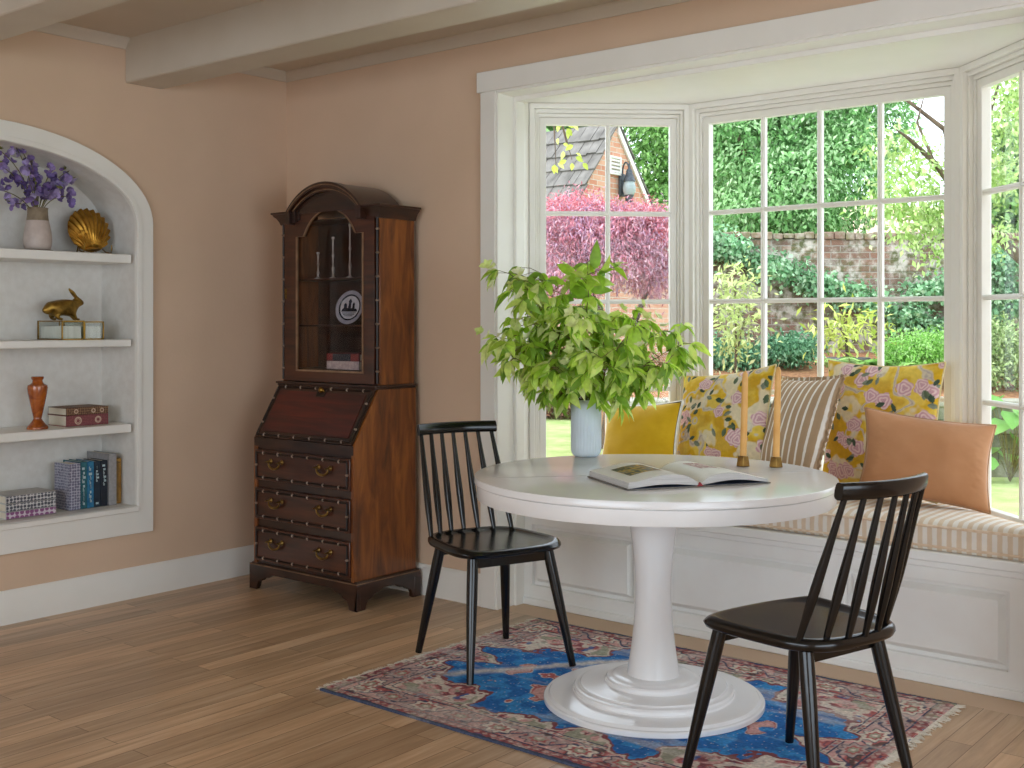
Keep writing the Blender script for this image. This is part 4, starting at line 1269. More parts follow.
# ------------------------------------------------------------------ cushions on the window seat
def pillow(name, label, w, h, th, loc, yaw, lean, roll, mat, pat=None, seed=1, n=110, ears=.055, parent_group='scatter cushions on the window seat', body='cover', floppy=0.0, flange=0.0):
    """stuffed square: local x width, z height (bottom edge at 0), front faces -y"""
    g = np.linspace(-1, 1, n)
    A, B = np.meshgrid(g, g, indexing='ij'); a, b = A.ravel(), B.ravel()
    x = w / 2 * a * (1 - ears * (1 - b ** 2)); z = h / 2 * b * (1 - ears * (1 - a ** 2))
    z = z + floppy * h * (-(a ** 2) * .0 + .5 * (np.abs(a) ** 3) * np.clip(b, 0, 1) ** 2)
    prof_ = np.clip((1 - np.abs(a) ** 2.3) * (1 - np.abs(b) ** 2.3), 0, 1) ** .55
    if flange:
        fa = np.clip((1 - np.abs(a)) / flange, 0, 1) * np.clip((1 - np.abs(b)) / flange, 0, 1)
        prof_ = prof_ * sstep(.5, 1.6, fa + .6)
    rim = np.maximum(np.abs(a), np.abs(b))
    # puckers radiating from the seams and corners, soft dents inside
    wr = (fbm(a * 9 + seed * 3.1, b * 9, seed, 3) - .5) * .10 * sstep(.55, .95, rim)
    cor = np.sin(26 * np.arctan2(np.abs(b) - 1, np.abs(a) - 1)) * .05 * sstep(.75, 1.0, np.abs(a) * np.abs(b))
    dent = (fbm(a * 1.7 + seed, b * 1.7 + seed * 2, seed + 5, 2) - .5) * .22
    V, F, C = [], [], []
    idx = np.arange(n * n).reshape(n, n)
    for s in (-1, 1):
        y = s * th / 2 * prof_ * (1 + wr + cor + dent)
        V.append(np.stack([x, y, z + h / 2], 1))
        q = np.stack([idx[:-1, :-1].ravel(), idx[1:, :-1].ravel(), idx[1:, 1:].ravel(), idx[:-1, 1:].ravel()], 1)
        if s > 0: q = q[:, ::-1] + n * n
        F.append(q)
        if pat is not None: C.append(pat(x * (1 if s < 0 else -1), z, seed))
    V = np.concatenate(V); F = np.concatenate(F)
    t = thing(name, label, 'cushion', loc, (R(lean), R(roll), R(yaw)), group=parent_group)
    o = np_obj(body, V, F, mat, np.concatenate(C) if C else None, t, smooth=True)
    me = o.data
    bm = bmesh.new(); bm.from_mesh(me); bmesh.ops.remove_doubles(bm, verts=bm.verts, dist=1e-5); bmesh.ops.recalc_face_normals(bm, faces=bm.faces); bm.to_mesh(me); bm.free()
    rimp = [V[idx[i, 0]] for i in range(0, n, 4)] + [V[idx[n - 1, j]] for j in range(0, n, 4)] + [V[idx[i, n - 1]] for i in range(n - 1, -1, -4)] + [V[idx[0, j]] for j in range(n - 1, -1, -4)]
    return t, [tuple(p) for p in rimp]

def floral(x, z, seed):
    rs = random.Random(seed * 17)
    n1 = fbm(x * 16 + seed, z * 16, seed, 4); n2 = fbm(x * 9, z * 9 + seed, seed + 7, 3)
    c = mixc(np.tile(lin3('#d8ae2c'), (len(x), 1)), lin3('#e5c658'), sstep(.4, .6, n1))
    c = mixc(c, lin3('#c2932a'), sstep(.56, .68, n2) * .6)
    # wandering grey-lilac branches and pale washes
    br = np.abs(n2 - .5 - .12 * (n1 - .5))
    c = mixc(c, lin3('#cfc3b3'), sstep(.040, .022, br) * .9)
    c = mixc(c, lin3('#a89a9c'), sstep(.012, .004, br) * .7)
    c = mixc(c, lin3('#e3dac4'), sstep(.55, .62, fbm(x * 12 + 5, z * 12, seed + 3, 3)) * .75)
    cells = []
    st = .108
    for i in range(-4, 5):
        for j in range(-4, 5):
            cells.append(((i + (.5 if j % 2 else 0)) * st + rs.uniform(-.03, .03), j * st * .9 + rs.uniform(-.03, .03), rs.random()))
    for cx, cz, k in cells:
        if k < .52:
            for q in range(rs.randint(1, 3)):
                ox, oz, rad = cx + rs.uniform(-.03, .03), cz + rs.uniform(-.03, .03), rs.uniform(.024, .036)
                dx, dz = x - ox, z - oz; rr = np.sqrt(dx ** 2 + dz ** 2); an = np.arctan2(dz, dx)
                edge = rad * (1 + .12 * np.cos(5 * an + k * 9))
                m = rr < edge
                pet = .5 + .5 * np.cos(rr / rad * 15 + 1.6 * np.cos(3 * an + k * 20))
                fc = mixc(np.tile(lin3('#c795a0'), (len(x), 1)), lin3('#e6cdca'), pet)
                fc = mixc(fc, lin3('#a56c82'), sstep(.35, .0, rr / rad) * .5)
                c = np.where(m[:, None], fc, c)
        if k < .34 or k > .58:
            for q in range(rs.randint(2, 4)):
                an = rs.uniform(0, 2 * PI); d = rs.uniform(.030, .048)
                ox, oz = cx + math.cos(an) * d, cz + math.sin(an) * d
                ta = an + rs.uniform(-.9, .9)
                lx = (x - ox) * math.cos(ta) + (z - oz) * math.sin(ta); lz = -(x - ox) * math.sin(ta) + (z - oz) * math.cos(ta)
                ln, wd = rs.uniform(.017, .024), rs.uniform(.008, .012)
                m = (np.abs(lz) < wd * (1 - (lx / ln) ** 2)) & (np.abs(lx) < ln)
                lc = lin3(rs.choice(['#4a5a4a', '#3f5140', '#5d6a52', '#7d8574']))
                c = np.where(m[:, None], lc * (.9 + .2 * (lz > 0))[:, None], c)
    return c
CZ = .612
M['floral'] = attr_mat('floral_print_linen', rough=.85, nscale=60, namt=.08, bump=.25, bscale=420, spec=.15)
M['velvet'] = pmat('mustard_velvet', '#cfa312', '#dfb524', scale=5, rough=.75, spec=.2, sheen=.4, bump=.12, bscale=12)
M['tan'] = pmat('tan_velvet', '#b17d56', '#bf8c66', scale=4, rough=.8, spec=.15, sheen=.5, bump=.15, bscale=9)
M['brownstripe'] = stripe_mat('brown_stripe', '#efe7de', '#b39678', .043, .26, 0, rough=.88)
M['tanedge'] = pmat('tan_piping', '#a9805c', '#b88f69', scale=40, rough=.85)
M['whitepipe'] = pmat('white_piping', '#e6e2da', '#efece6', scale=40, rough=.8)
M['darkpipe'] = pmat('dark_piping', '#4a4a3c', '#5c5a48', scale=40, rough=.8)
PIL = PILLOWS = [
    # name, label, w, h, th, loc, yaw, lean, roll, mat, pattern, seed, extra
    ('cushion', 'plain mustard yellow velvet cushion with white piping at the left end of the seat', .442, .345, .15, (2.019, .428, CZ + .02), -2.7, -18.8, -5.4, 'velvet', None, 2, {'ears': .075}),
    ('cushion', 'yellow floral cushion between the mustard cushion and the striped cushion', .546, .505, .15, (2.416, .495, CZ + .035), -9.8, -18, -7.4, 'floral', floral, 3, {'ears': .085}),
    ('cushion', 'brown cushion with white stripes in front of the floral cushions', .471, .514, .14, (2.775, .385, CZ + .014), -31, -20.4, -3.5, 'brownstripe', None, 4, {}),
    ('cushion', 'large yellow floral cushion against the window behind the tan cushion', .54, .577, .15, (3.118, .592, CZ), -6.8, -8, -.3, 'floral', floral, 6, {'ears': .085}),
    ('cushion', 'tan velvet lumbar cushion at the right end of the window seat', .512, .36, .16, (3.365, .45, CZ + .014), 26, -18.9, 7.1, 'tan', None, 5, {'ears': .085}),
]
for nm, lb, w, h, th, loc, yaw, lean, roll, mt, pt, sd_, kw in PIL:
    t, rim = pillow(nm, lb, w, h, th, loc, yaw, lean, roll, M[mt], pt, sd_, n=190 if pt else 90, **kw)
    if mt == 'velvet':
        MB().tube(rim, .0075, 6, closed=True).obj('piping', M['whitepipe'], t, smooth=60)
        MB().tube([(p[0] * .985, p[1] - .006, h / 2 + (p[2] - h / 2) * .985) for p in rim], .0025, 5, closed=True).obj('trim_cord', M['darkpipe'], t, smooth=60)
    elif mt == 'floral':
        MB().tube(rim, .0035, 6, closed=True).obj('piping', pmat('floral_piping', '#d9c48a', '#e6d5a4', scale=40, rough=.85), t, smooth=60)
    elif mt == 'brownstripe':
        # ruffled edge
        mb = MB(); vs, fs = [], []
        rp = rim; m_ = len(rp); c_ = Vector((0, 0, h / 2)); rs_ = random.Random(2)
        for ii in range(m_ * 3):
            i, f_ = divmod(ii, 3); a_, b_ = Vector(rp[i]), Vector(rp[(i + 1) % m_]); p = a_.lerp(b_, f_ / 3)
            d = (p - c_).normalized(); wv = .005 * math.sin(ii * 1.9) + .004 * math.sin(ii * .83)
            vs += [tuple(p - d * .012 + Vector((0, -.0015, 0))), tuple(p + d * .016 + Vector((0, wv - .0015, 0))), tuple(p + d * .016 + Vector((0, wv + .0015, 0))), tuple(p - d * .012 + Vector((0, .0015, 0)))]
        q = m_ * 3
        for i in range(q):
            j = (i + 1) % q
            for k in range(4):
                fs.append((i * 4 + k, i * 4 + (k + 1) % 4, j * 4 + (k + 1) % 4, j * 4 + k))
        mb.add(vs, fs).obj('ruffle', M['brownstripe'], t, smooth=60)
    else:
        MB().tube(rim, .004, 6, closed=True).obj('piping', M['tanedge'], t, smooth=60)
# ------------------------------------------------------------------ shelves of the arched niche
for z0, z1, lb in ((1.636, 1.680, 'top white shelf of the arched niche, under the purple flowers and gold shell'),
                   (1.230, 1.265, 'middle white shelf of the arched niche, under the golden hare'),
                   (.810, .852, 'lowest white shelf of the arched niche, under the amber urn')):
    o = MB().box(-.298, -.004, NY - .750, NY + .735, z0, z1).obj('niche_shelf', M['trim'], bevel=.004)
    tag(o, lb, 'shelf', 'shelves of the arched niche')
ZS = (1.680, 1.265, .852, .452)

# --- stoneware vase of sweet peas on a little mat
M['stone'] = pmat('pinkish_stoneware', '#b9a9a0', '#c5b6ad', scale=30, rough=.45)
M['stonedark'] = pmat('raw_clay_neck', '#7f6f5a', '#8f7f68', scale=40, rough=.7)
vy, vx = -1.380, -.13
m_ = MB().lathe([(.001, 0), (.070, 0), (.072, .003), (.070, .006), (.001, .006)], 32).obj('coaster', pmat('woven_coaster', '#6d5a44', '#80694f', scale=50, rough=.9), loc=(vx, vy, ZS[0]), smooth=40)
tag(m_, 'small round brown coaster under the stoneware vase on the top niche shelf', 'coaster')
t = thing('stoneware_vase', 'small pinkish stoneware vase with a brown neck on the top niche shelf', 'vase', (vx, vy, ZS[0] + .0062))
MB().lathe([(.001, 0), (.050, 0), (.057, .006), (.063, .025), (.064, .05), (.061, .085), (.055, .115), (.050, .138), (.001, .138)], 40).obj('body', M['stone'], t, smooth=50)
MB().lathe([(.0495, .136), (.0475, .150), (.0455, .170), (.0450, .190), (.0465, .198), (.044, .199), (.042, .190), (.042, .15), (.001, .14), (.001, .137)], 40).obj('neck', M['stonedark'], t, smooth=50)
def sweet_peas():
    rr = random.Random(21)
    t = thing('sweet_pea_bunch', 'loose bunch of purple sweet peas in the stoneware vase on the top niche shelf', 'flowers', (vx, vy, ZS[0] + .145))
    P, D, Nn, L_, C = [], [], [], [], []
    BP, BD, BN, BL, BC = [], [], [], [], []
    pur = [lin3(c) for c in ('#7d6aa0', '#9482b4', '#69568f', '#a898c4', '#8a72aa', '#b3a8cc')]
    tips = [(-.20, .02, .24), (-.15, .05, .35), (-.22, .0, .13), (-.12, -.03, .22), (-.06, .05, .26), (0, -.02, .23), (.06, .03, .24), (.10, .05, .19), (.16, .0, .25), (.12, .06, .12), (.07, .06, .14), (-.10, .06, .12), (-.16, .06, .06), (.02, .06, .14), (-.03, .07, .16), (.18, .02, .22), (-.19, .03, .30), (-.07, 0, .31)]
    for i, (y, x, z) in enumerate(tips):
        tip = Vector((x, y, z)); mid = Vector((x * .3, y * .3, z * .55 + .06))
        pts = []
        for k in range(9):
            s = k / 8; p = mid * 2 * s * (1 - s) + tip * s * s
            if p.z < .055:
                l = math.hypot(p.x, p.y)
                if l > .036: p.x *= .036 / l; p.y *= .036 / l
            pts.append(p)
        MB().tube(pts, .0022, 5).obj('stem', M['stem'], t, smooth=50)
        for k in range(rr.randint(5, 7)):
            c = tip.lerp(pts[4], k * .16) + Vector((rr.gauss(0, .014), rr.gauss(0, .018), rr.gauss(0, .016)))
            f = Vector((rr.gauss(.7, .5), rr.gauss(0, .6), rr.gauss(-.1, .4))).normalized()
            ax = f.orthogonal().normalized(); ay = f.cross(ax); ph = rr.uniform(0, 6)
            base = pur[rr.randrange(6)]
            for q in range(5):
                a = ph + q * 2 * PI / 5
                P.append(c); D.append(ax * math.cos(a) + ay * math.sin(a) + f * rr.uniform(.1, .8)); Nn.append(f)
                L_.append(rr.uniform(.016, .028)); C.append(base * rr.uniform(.8, 1.25))
        if i % 2 == 0:
            c = tip + Vector((0, rr.gauss(0, .01), .015))
            for q in range(3):
                BP.append(c); BD.append(Vector((rr.gauss(0, 1), rr.gauss(0, 1), rr.gauss(.2, .6)))); BN.append(Vector((1, 0, .3)))
                BL.append(rr.uniform(.018, .03)); BC.append(lin3('#84864a') * rr.uniform(.8, 1.2))
    V, F, C_ = leaf_mesh(P, D, Nn, L_, C, wr=1.05, curl=-.25, fold=.18, prof=(.15, .8, 1, .85, .3))
    np_obj('blossoms', V, F, M['petal'], C_, t, smooth=True)
    V, F, C_ = leaf_mesh(BP, BD, BN, BL, BC, wr=.6)
    np_obj('buds', V, F, M['leaf'], C_, t, smooth=True)
M['petal'] = attr_mat('sweet_pea_petal', rough=.6, trans=.25, nscale=60, namt=.15)
sweet_peas()

# --- gilded scallop shell dish on a wire stand
t = thing('shell_dish', 'round gilded scallop shell dish propped up on the top niche shelf', 'dish', (-.15, -1.092, ZS[0] + .012), (0, R(-12), 0))
n, m_ = 28, 180
V, F = [], []
cy, cz = 0, .110
for side in (0, 1):
    for i in range(n):
        s = i / (n - 1)
        for j in range(m_):
            a = 2 * PI * j / m_
            # ribs fan out from the hinge at the bottom
            y0, z0_ = s * math.cos(a), s * math.sin(a)
            fan = math.atan2(y0, (z0_ + 1.12))
            rib = math.cos(fan * 44)
            rad = .111 * (1 + (.028 * math.cos(fan * 44)) * s ** 3)
            dome = .040 * (1 - s ** 2.2)
            x = dome + .006 * rib * (1 - (1 - s) ** 2) * min(1, (z0_ + 1.0) * 1.2) - (.004 if side else 0)
            V.append((x, rad * y0, cz + rad * z0_ * .98))
b = n * m_
for side in (0, 1):
    for i in range(n - 1):
        for j in range(m_):
            j2 = (j + 1) % m_; o0 = side * b
            F.append((o0 + i * m_ + j, o0 + i * m_ + j2, o0 + (i + 1) * m_ + j2, o0 + (i + 1) * m_ + j))
for j in range(m_):
    j2 = (j + 1) % m_
    F.append(((n - 1) * m_ + j, (n - 1) * m_ + j2, b + (n - 1) * m_ + j2, b + (n - 1) * m_ + j))
MB().add(V, F).obj('shell', M['gold'], t, smooth=60)
MB().lathe([(.001, 0), (.034, 0), (.036, .004), (.030, .010), (.001, .012)], 24, c=(.01, 0, .006)).obj('hinge', M['gold'], t, smooth=40)
st = thing('plate_easel', 'small bronze wire easel holding up the gilded shell dish', 'plate stand', (-.15, -1.092, ZS[0]))
for sy in (-1, 1):
    y = sy * .072
    MB().tube([(-.075, y * .5, .003), (-.03, y * .7, .055), (.010, y * .95, .015), (.052, y, .006), (.060, y, .030), (.058, y, .048)], [.003, .003, .003, .0035, .003, .002], 7).obj('wire_foot', M['bronze'], st, smooth=50)
MB().tube([(-.02, -.055, .040), (-.02, .055, .040)], .0028, 6).obj('cross_wire', M['bronze'], st, smooth=50)

# --- two brass edged glass boxes
M['boxglass'] = glass_mat('pale_box_glass', .06, (.98, .99, .98, 1))
M['boxlining'] = pmat('pale_velvet_lining', '#d2d2c8', '#e4e4dc', scale=14, stretch=(1, 6, .4), rough=.8)
for y0, y1, x0, x1, h, lb in ((-1.298, -1.182, -.285, -.060, .092, 'left brass edged glass box under the golden hare'), (-1.176, -1.072, -.265, -.072, .088, 'right brass edged glass box beside its twin on the middle niche shelf')):
    t = thing('glass_box', lb, 'box', ((x0 + x1) / 2, (y0 + y1) / 2, ZS[1]), group='brass edged glass boxes')
    w, d = (x1 - x0) / 2, (y1 - y0) / 2
    e = .0028
    mb = MB()
    for z in (e, h - e):
        mb.box(-w, w, -d, -d + 2 * e, z - e, z + e); mb.box(-w, w, d - 2 * e, d, z - e, z + e)
        mb.box(-w, -w + 2 * e, -d, d, z - e, z + e); mb.box(w - 2 * e, w, -d, d, z - e, z + e)
    for sx in (-1, 1):
        for sy in (-1, 1):
            mb.box(sx * (w - e) - e, sx * (w - e) + e, sy * (d - e) - e, sy * (d - e) + e, 0, h)
    mb.box(-w + .02, w - .02, -d + .008, d - .008, -.0, .004)
    mb.obj('brass_frame', M['brass'], t, smooth=0)
    mb = MB(); g = .0012
    for s in (-1, 1):
        mb.box(-w + 2 * e, w - 2 * e, s * (d - e) - g, s * (d - e) + g, 2 * e, h - 2 * e)
        mb.box(s * (w - e) - g, s * (w - e) + g, -d + 2 * e, d - 2 * e, 2 * e, h - 2 * e)
    mb.box(-w + 2 * e, w - 2 * e, -d + 2 * e, d - 2 * e, h - e - g, h - e + g)
    mb.obj('glass', M['boxglass'], t, smooth=0)
    MB().box(-w + .010, w - .010, -d + .010, d - .010, .005, .066).obj('lining', M['boxlining'], t, bevel=.004)

# --- golden hare figurine: one continuous skinned body
def hare():
    pts = {'rump': (0, -.074, .054), 'hip': (0, -.040, .060), 'back': (0, -.005, .066), 'chest': (0, .040, .056), 'neck': (0, .062, .082), 'head': (0, .076, .094), 'nose': (0, .104, .084),
           'tail': (0, -.112, .044),
           'kl': (.026, -.046, .034), 'fl': (.030, -.050, .010), 'tl': (.030, -.022, .005), 'kr': (-.026, -.046, .034), 'fr': (-.030, -.050, .010), 'tr': (-.030, -.022, .005),
           'el': (.014, .045, .026), 'pl': (.014, .058, .006), 'ql': (.014, .074, .005), 'er': (-.014, .045, .026), 'pr': (-.014, .058, .006), 'qr': (-.014, .074, .005),
           'e1': (.008, .060, .112), 'e2': (.012, .040, .134), 'e3': (.012, .022, .150), 'g1': (-.008, .064, .112), 'g2': (-.014, .048, .138), 'g3': (-.014, .032, .156)}
    rad = {'rump': .036, 'hip': .046, 'back': .042, 'chest': .036, 'neck': .020, 'head': .021, 'nose': .009, 'tail': .008,
           'kl': .024, 'fl': .009, 'tl': .006, 'kr': .024, 'fr': .009, 'tr': .006, 'el': .010, 'pl': .006, 'ql': .005, 'er': .010, 'pr': .006, 'qr': .005,
           'e1': .006, 'e2': .010, 'e3': .003, 'g1': .006, 'g2': .010, 'g3': .003}
    ed = [('hip', 'rump'), ('hip', 'back'), ('back', 'chest'), ('chest', 'neck'), ('neck', 'head'), ('head', 'nose'), ('rump', 'tail'), ('hip', 'kl'), ('kl', 'fl'), ('fl', 'tl'), ('hip', 'kr'), ('kr', 'fr'), ('fr', 'tr'),
          ('chest', 'el'), ('el', 'pl'), ('pl', 'ql'), ('chest', 'er'), ('er', 'pr'), ('pr', 'qr'), ('head', 'e1'), ('e1', 'e2'), ('e2', 'e3'), ('head', 'g1'), ('g1', 'g2'), ('g2', 'g3')]
    ks = list(pts); me = bpy.data.meshes.new('hare')
    me.from_pydata([pts[k] for k in ks], [(ks.index(a), ks.index(b)) for a, b in ed], [])
    o = link('hare_figurine', me, M['bronze'], None, (-.165, -1.228, ZS[1] + .0925), smooth=0)
    sk = o.modifiers.new('skin', 'SKIN')
    for i, k in enumerate(ks):
        sv = me.skin_vertices[0].data[i]; sv.radius = (rad[k], rad[k]); sv.use_root = (k == 'hip')
    sk.use_smooth_shade = True
    ss = o.modifiers.new('sub', 'SUBSURF'); ss.levels = 2; ss.render_levels = 2
    dg = bpy.context.evaluated_depsgraph_get(); ev = o.evaluated_get(dg)
    nm = bpy.data.meshes.new_from_object(ev)
    o.modifiers.clear(); o.data = nm
    if not nm.materials: nm.materials.append(M['bronze'])
    tag(o, 'golden hare figurine standing on the brass edged glass boxes', 'figurine')
hare()

# --- amber urn
M['amber'] = pmat('amber_turned_wood', '#7a3208', '#b5601a', scale=18, rough=.25, coat=.5, distort=1.0)
o = MB().lathe([(.001, 0), (.047, 0), (.048, .006), (.046, .014), (.036, .022), (.030, .030), (.022, .040), (.018, .048), (.020, .058), (.026, .085), (.034, .125), (.042, .165), (.0455, .192), (.043, .204), (.030, .210), (.024, .216), (.022, .226), (.027, .234), (.029, .240), (.026, .244), (.001, .240)], 40).obj('amber_urn', M['amber'], loc=(-.10, -1.397, ZS[2]), smooth=40)
tag(o, 'slim amber brown wooden urn on the lowest niche shelf', 'urn')

# --- books
def shelf_book(label, y0, y1, z, h, depth, cov, xf, marks=None, markmat=None, group='books standing on the niche floor', hollow=True, rot=0):
    """upright book, spine facing +x"""
    w = y1 - y0
    y0 += .018; y1 += .018
    b = thing('book', label, 'book', (xf, (y0 + y1) / 2, z), (0, 0, rot), group)
    mb = MB()
    mb.box(-depth, -.001, -w / 2, -w / 2 + .003, 0, h); mb.box(-depth, -.001, w / 2 - .003, w / 2, 0, h); mb.box(-.005, 0, -w / 2, w / 2, 0, h)
    mb.obj('cover', cov, b, bevel=.0015)
    MB().box(-depth + .004, -.004, -w / 2 + .003, w / 2 - .003, .003, h - .004).obj('pages', M['page'], b, smooth=0)
    if marks:
        mb = MB()
        for a, c, d, e in marks:
            mb.box(-.001, .0008, -w / 2 + w * a, -w / 2 + w * c, h * d, h * e)
        mb.obj('spine_marks', markmat, b, smooth=0)
    return b
def lattice_mat(name, ca, cb, sc=90):
    m, nt, b, N, L = newmat(name)
    b.inputs['Roughness'].default_value = .65
    tc = N.new('ShaderNodeTexCoord'); vo = N.new('ShaderNodeTexVoronoi'); vo.inputs['Scale'].default_value = sc; vo.inputs['Randomness'].default_value = .25
    L.new(tc.outputs['Object'], vo.inputs['Vector'])
    cr = N.new('ShaderNodeValToRGB'); cr.color_ramp.elements[0].position = .38; cr.color_ramp.elements[1].position = .5
    cr.color_ramp.elements[0].color = lin(ca); cr.color_ramp.elements[1].color = lin(cb)
    L.new(vo.outputs['Distance'], cr.inputs['Fac']); L.new(cr.outputs['Color'], b.inputs['Base Color'])
    return m
M['lattice'] = lattice_mat('grey_lattice_paper', '#68657a', '#a9a8b4', 75)
M['teal'] = pmat('teal_cloth', '#20545e', '#2b6a74', scale=40, rough=.6)
M['blue'] = pmat('bright_blue_cloth', '#1d6288', '#2a7aa0', scale=40, rough=.55)
M['navycl'] = pmat('navy_cloth', '#10202e', '#172a3b', scale=40, rough=.6)
M['blackcl'] = pmat('black_blue_cloth', '#0f1622', '#161f2d', scale=40, rough=.6)
M['greycl'] = pmat('grey_linen', '#8d8a8a', '#9a9797', scale=60, rough=.75)
M['tanleather'] = pmat('gold_brown_leather', '#8a6226', '#b58a3f', scale=16, rough=.4)
M['silver'] = pmat('silver_foil', '#a9bcc0', '#c3d2d4', scale=30, rough=.35)
M['goldfoil'] = pmat('dark_gold_foil', '#6d5122', '#8a6a30', scale=30, rough=.4)
rs = random.Random(9)
def gly(n, lo, hi, a=.2, c=.8):
    out = []
    for i in range(n):
        z = lo + (hi - lo) * i / n; w_ = (hi - lo) / n
        a0 = rs.uniform(a, .45); c0 = rs.uniform(.55, c)
        out.append((a0, c0, z, z + w_ * .55))
        if rs.random() < .6: out.append((a0, a0 + .12, z, z + w_ * .9))
    return out
zb = ZS[3]
shelf_book('book patterned with a grey lattice, leftmost of the upright books in the niche', -1.262, -1.206, zb, .222, .14, M['lattice'], -.085)
shelf_book('upright teal book with pale foil marks, next to the grey lattice book', -1.203, -1.170, zb, .226, .16, M['teal'], -.09, gly(9, .08, .92), M['silver'])
shelf_book('upright bright blue book between the teal and the navy books', -1.168, -1.133, zb, .224, .16, M['blue'], -.09, gly(8, .12, .9), M['silver'])
shelf_book('upright navy book with a short foil title, right of the bright blue one', -1.131, -1.095, zb, .222, .15, M['navycl'], -.095, gly(5, .55, .9) + [(.3, .7, .06, .10)], M['silver'])
shelf_book('upright blue-black book leaning against the tall grey book', -1.093, -1.058, zb, .222, .15, M['blackcl'], -.095, gly(6, .45, .95), M['silver'])
shelf_book('tall plain grey linen book in the row on the niche floor', -1.055, -1.014, zb, .252, .20, M['greycl'], -.085)
shelf_book('small golden brown leather book at the right end of the row', -1.008, -.972, zb, .222, .13, M['tanleather'], -.11, [(.15, .55, .05, .95), (.1, .9, .9, .93)], M['goldfoil'])
M['floralwhite'] = lattice_mat('white_floral_paper', '#4f4f58', '#c9c6c4', 60)
M['floralpink'] = lattice_mat('pink_floral_paper', '#8a4f7c', '#d2c6cc', 42)
M['whitecover'] = pmat('pale_grey_paper', '#b9b5b2', '#c6c2bf', scale=40, rough=.7)
def lying_book(label, y0, y1, z, h, depth, xf, cov, spine=None, group=None, rot=0, marks=None, mm=None):
    w = y1 - y0
    b = thing('book', label, 'book', (xf, (y0 + y1) / 2, z), (0, 0, rot), group)
    mb = MB(); mb.box(-depth, 0, -w / 2, w / 2, 0, .003); mb.box(-depth, 0, -w / 2, w / 2, h - .003, h); mb.box(-.004, 0, -w / 2, w / 2, 0, h)
    mb.obj('cover', cov, b, bevel=.0015)
    MB().box(-depth + .004, -.004, -w / 2 + .004, w / 2 - .004, .003, h - .003).obj('pages', M['page'], b, smooth=0)
    if spine: MB().box(-.001, .0008, -w / 2 + .003, w / 2 - .003, .002, h - .002).obj('spine_paper', spine, b, smooth=0)
    if marks:
        mb = MB()
        for cy_, r0, r1 in marks:
            mb.lathe([(r0 * 1.0, .0), (r1, .0), (r1, .0016), (r0, .0016)], 24, c=(-.0006, cy_, h / 2), axis='x', loop=True)
        mb.obj('spine_medallions', mm, b, smooth=30)
    return b
z = zb
for h, sp, lb in ((.033, M['floralpink'], 'pink flowered book at the bottom of the pale pile in the niche'), (.036, M['floralwhite'], 'white book with scroll pattern in the middle of the pale pile'), (.036, M['floralwhite'], 'white flowered book on top of the pale pile in the niche')):
    lying_book(lb, -1.562, -1.318, z, h, .17, -.075, M['whitecover'], sp, 'flowered books piled in the niche'); z += h + .0006
M['redpat'] = lattice_mat('red_patterned_paper', '#6f3638', '#8f5050', 130)
M['brownpat'] = lattice_mat('brown_patterned_paper', '#5a3a2a', '#8a6a4a', 90)
M['medal'] = pmat('pale_gold_print', '#b79a86', '#c9b09a', scale=40, rough=.5)
lying_book('dusty red patterned book with two medallions on its spine, under the brown one', -1.262, -1.040, ZS[2], .052, .17, -.085, M['redpat'], M['redpat'], 'patterned books on the lowest niche shelf', marks=[(-.050, .008, .011), (-.050, .013, .019), (.055, .008, .011), (.055, .012, .017)], mm=M['medal'])
lying_book('brown and gold patterned book lying on the dusty red book', -1.262, -1.040, ZS[2] + .0526, .036, .17, -.085, M['brownpat'], M['brownpat'], 'patterned books on the lowest niche shelf', marks=[(-.06, .006, .011), (.03, .006, .011), (.075, .006, .011)], mm=M['medal'])
# ------------------------------------------------------------------ garden beyond the bay
CX, CY, CH = 5.014, -4.162, 1.35
TH = R(39.25); FPX = 1154.0
FW = Vector((-math.sin(TH), math.cos(TH), 0)); RT = Vector((math.cos(TH), math.sin(TH), 0))
def G(u, v, z=0):
    """garden survey: u metres to the side, v metres out from the camera"""
    return Vector((CX, CY, 0)) + RT * u + FW * v + Vector((0, 0, z))
GR = math.atan2(RT.y, RT.x)
def leafcloud(name, cl, n, size, cols, mat, parent, seed=1, droop=.5, wr=.5, stations=(0, .5, 1), prof=(.05, 1, .03), curl=.3, out=.6, shell=.45, sprig=9, spread=2.2):
    """cl: list of (centre Vector, (ru, rv, rz)); leaves set in little sprigs on and in the clumps"""
    rs = np.random.RandomState(seed)
    vol = np.array([c[1][0] * c[1][1] + c[1][0] * c[1][2] for c in cl]); vol /= vol.sum()
    k = max(1, n // sprig)
    ci = rs.choice(len(cl), k, p=vol)
    cen = np.array([tuple(c[0]) for c in cl])[ci]; rad = np.array([c[1] for c in cl])[ci]
    d = rs.normal(size=(k, 3)); d /= np.linalg.norm(d, axis=1, keepdims=True)
    rr = (shell + (1 - shell) * rs.rand(k, 1) ** .5)
    off = d * rr
    # to world: u along RT, v along FW
    W_ = np.array([tuple(RT), tuple(FW), (0, 0, 1)])
    sp = cen + (off * rad) @ W_
    dirw = d @ W_
    P = np.repeat(sp, sprig, 0) + rs.normal(size=(k * sprig, 3)) * size * spread * .5
    Dw = np.repeat(dirw, sprig, 0)
    D = Dw * out + rs.normal(size=P.shape) * .7; D[:, 2] -= droop
    Nn = Dw * .8 + rs.normal(size=P.shape) * .5; Nn[:, 2] += .7
    L_ = size * rs.uniform(.65, 1.25, len(P))
    cc = np.array([lin3(c) for c in cols]); ck = np.repeat(rs.randint(0, len(cols), k), sprig)
    C = cc[ck] * rs.uniform(.75, 1.25, (len(P), 1))
    V, F, C = leaf_mesh(P, D, Nn, L_, C, wr=wr, stations=stations, prof=prof, curl=curl, fold=.2)
    return np_obj(name, V, F, mat, C, parent)
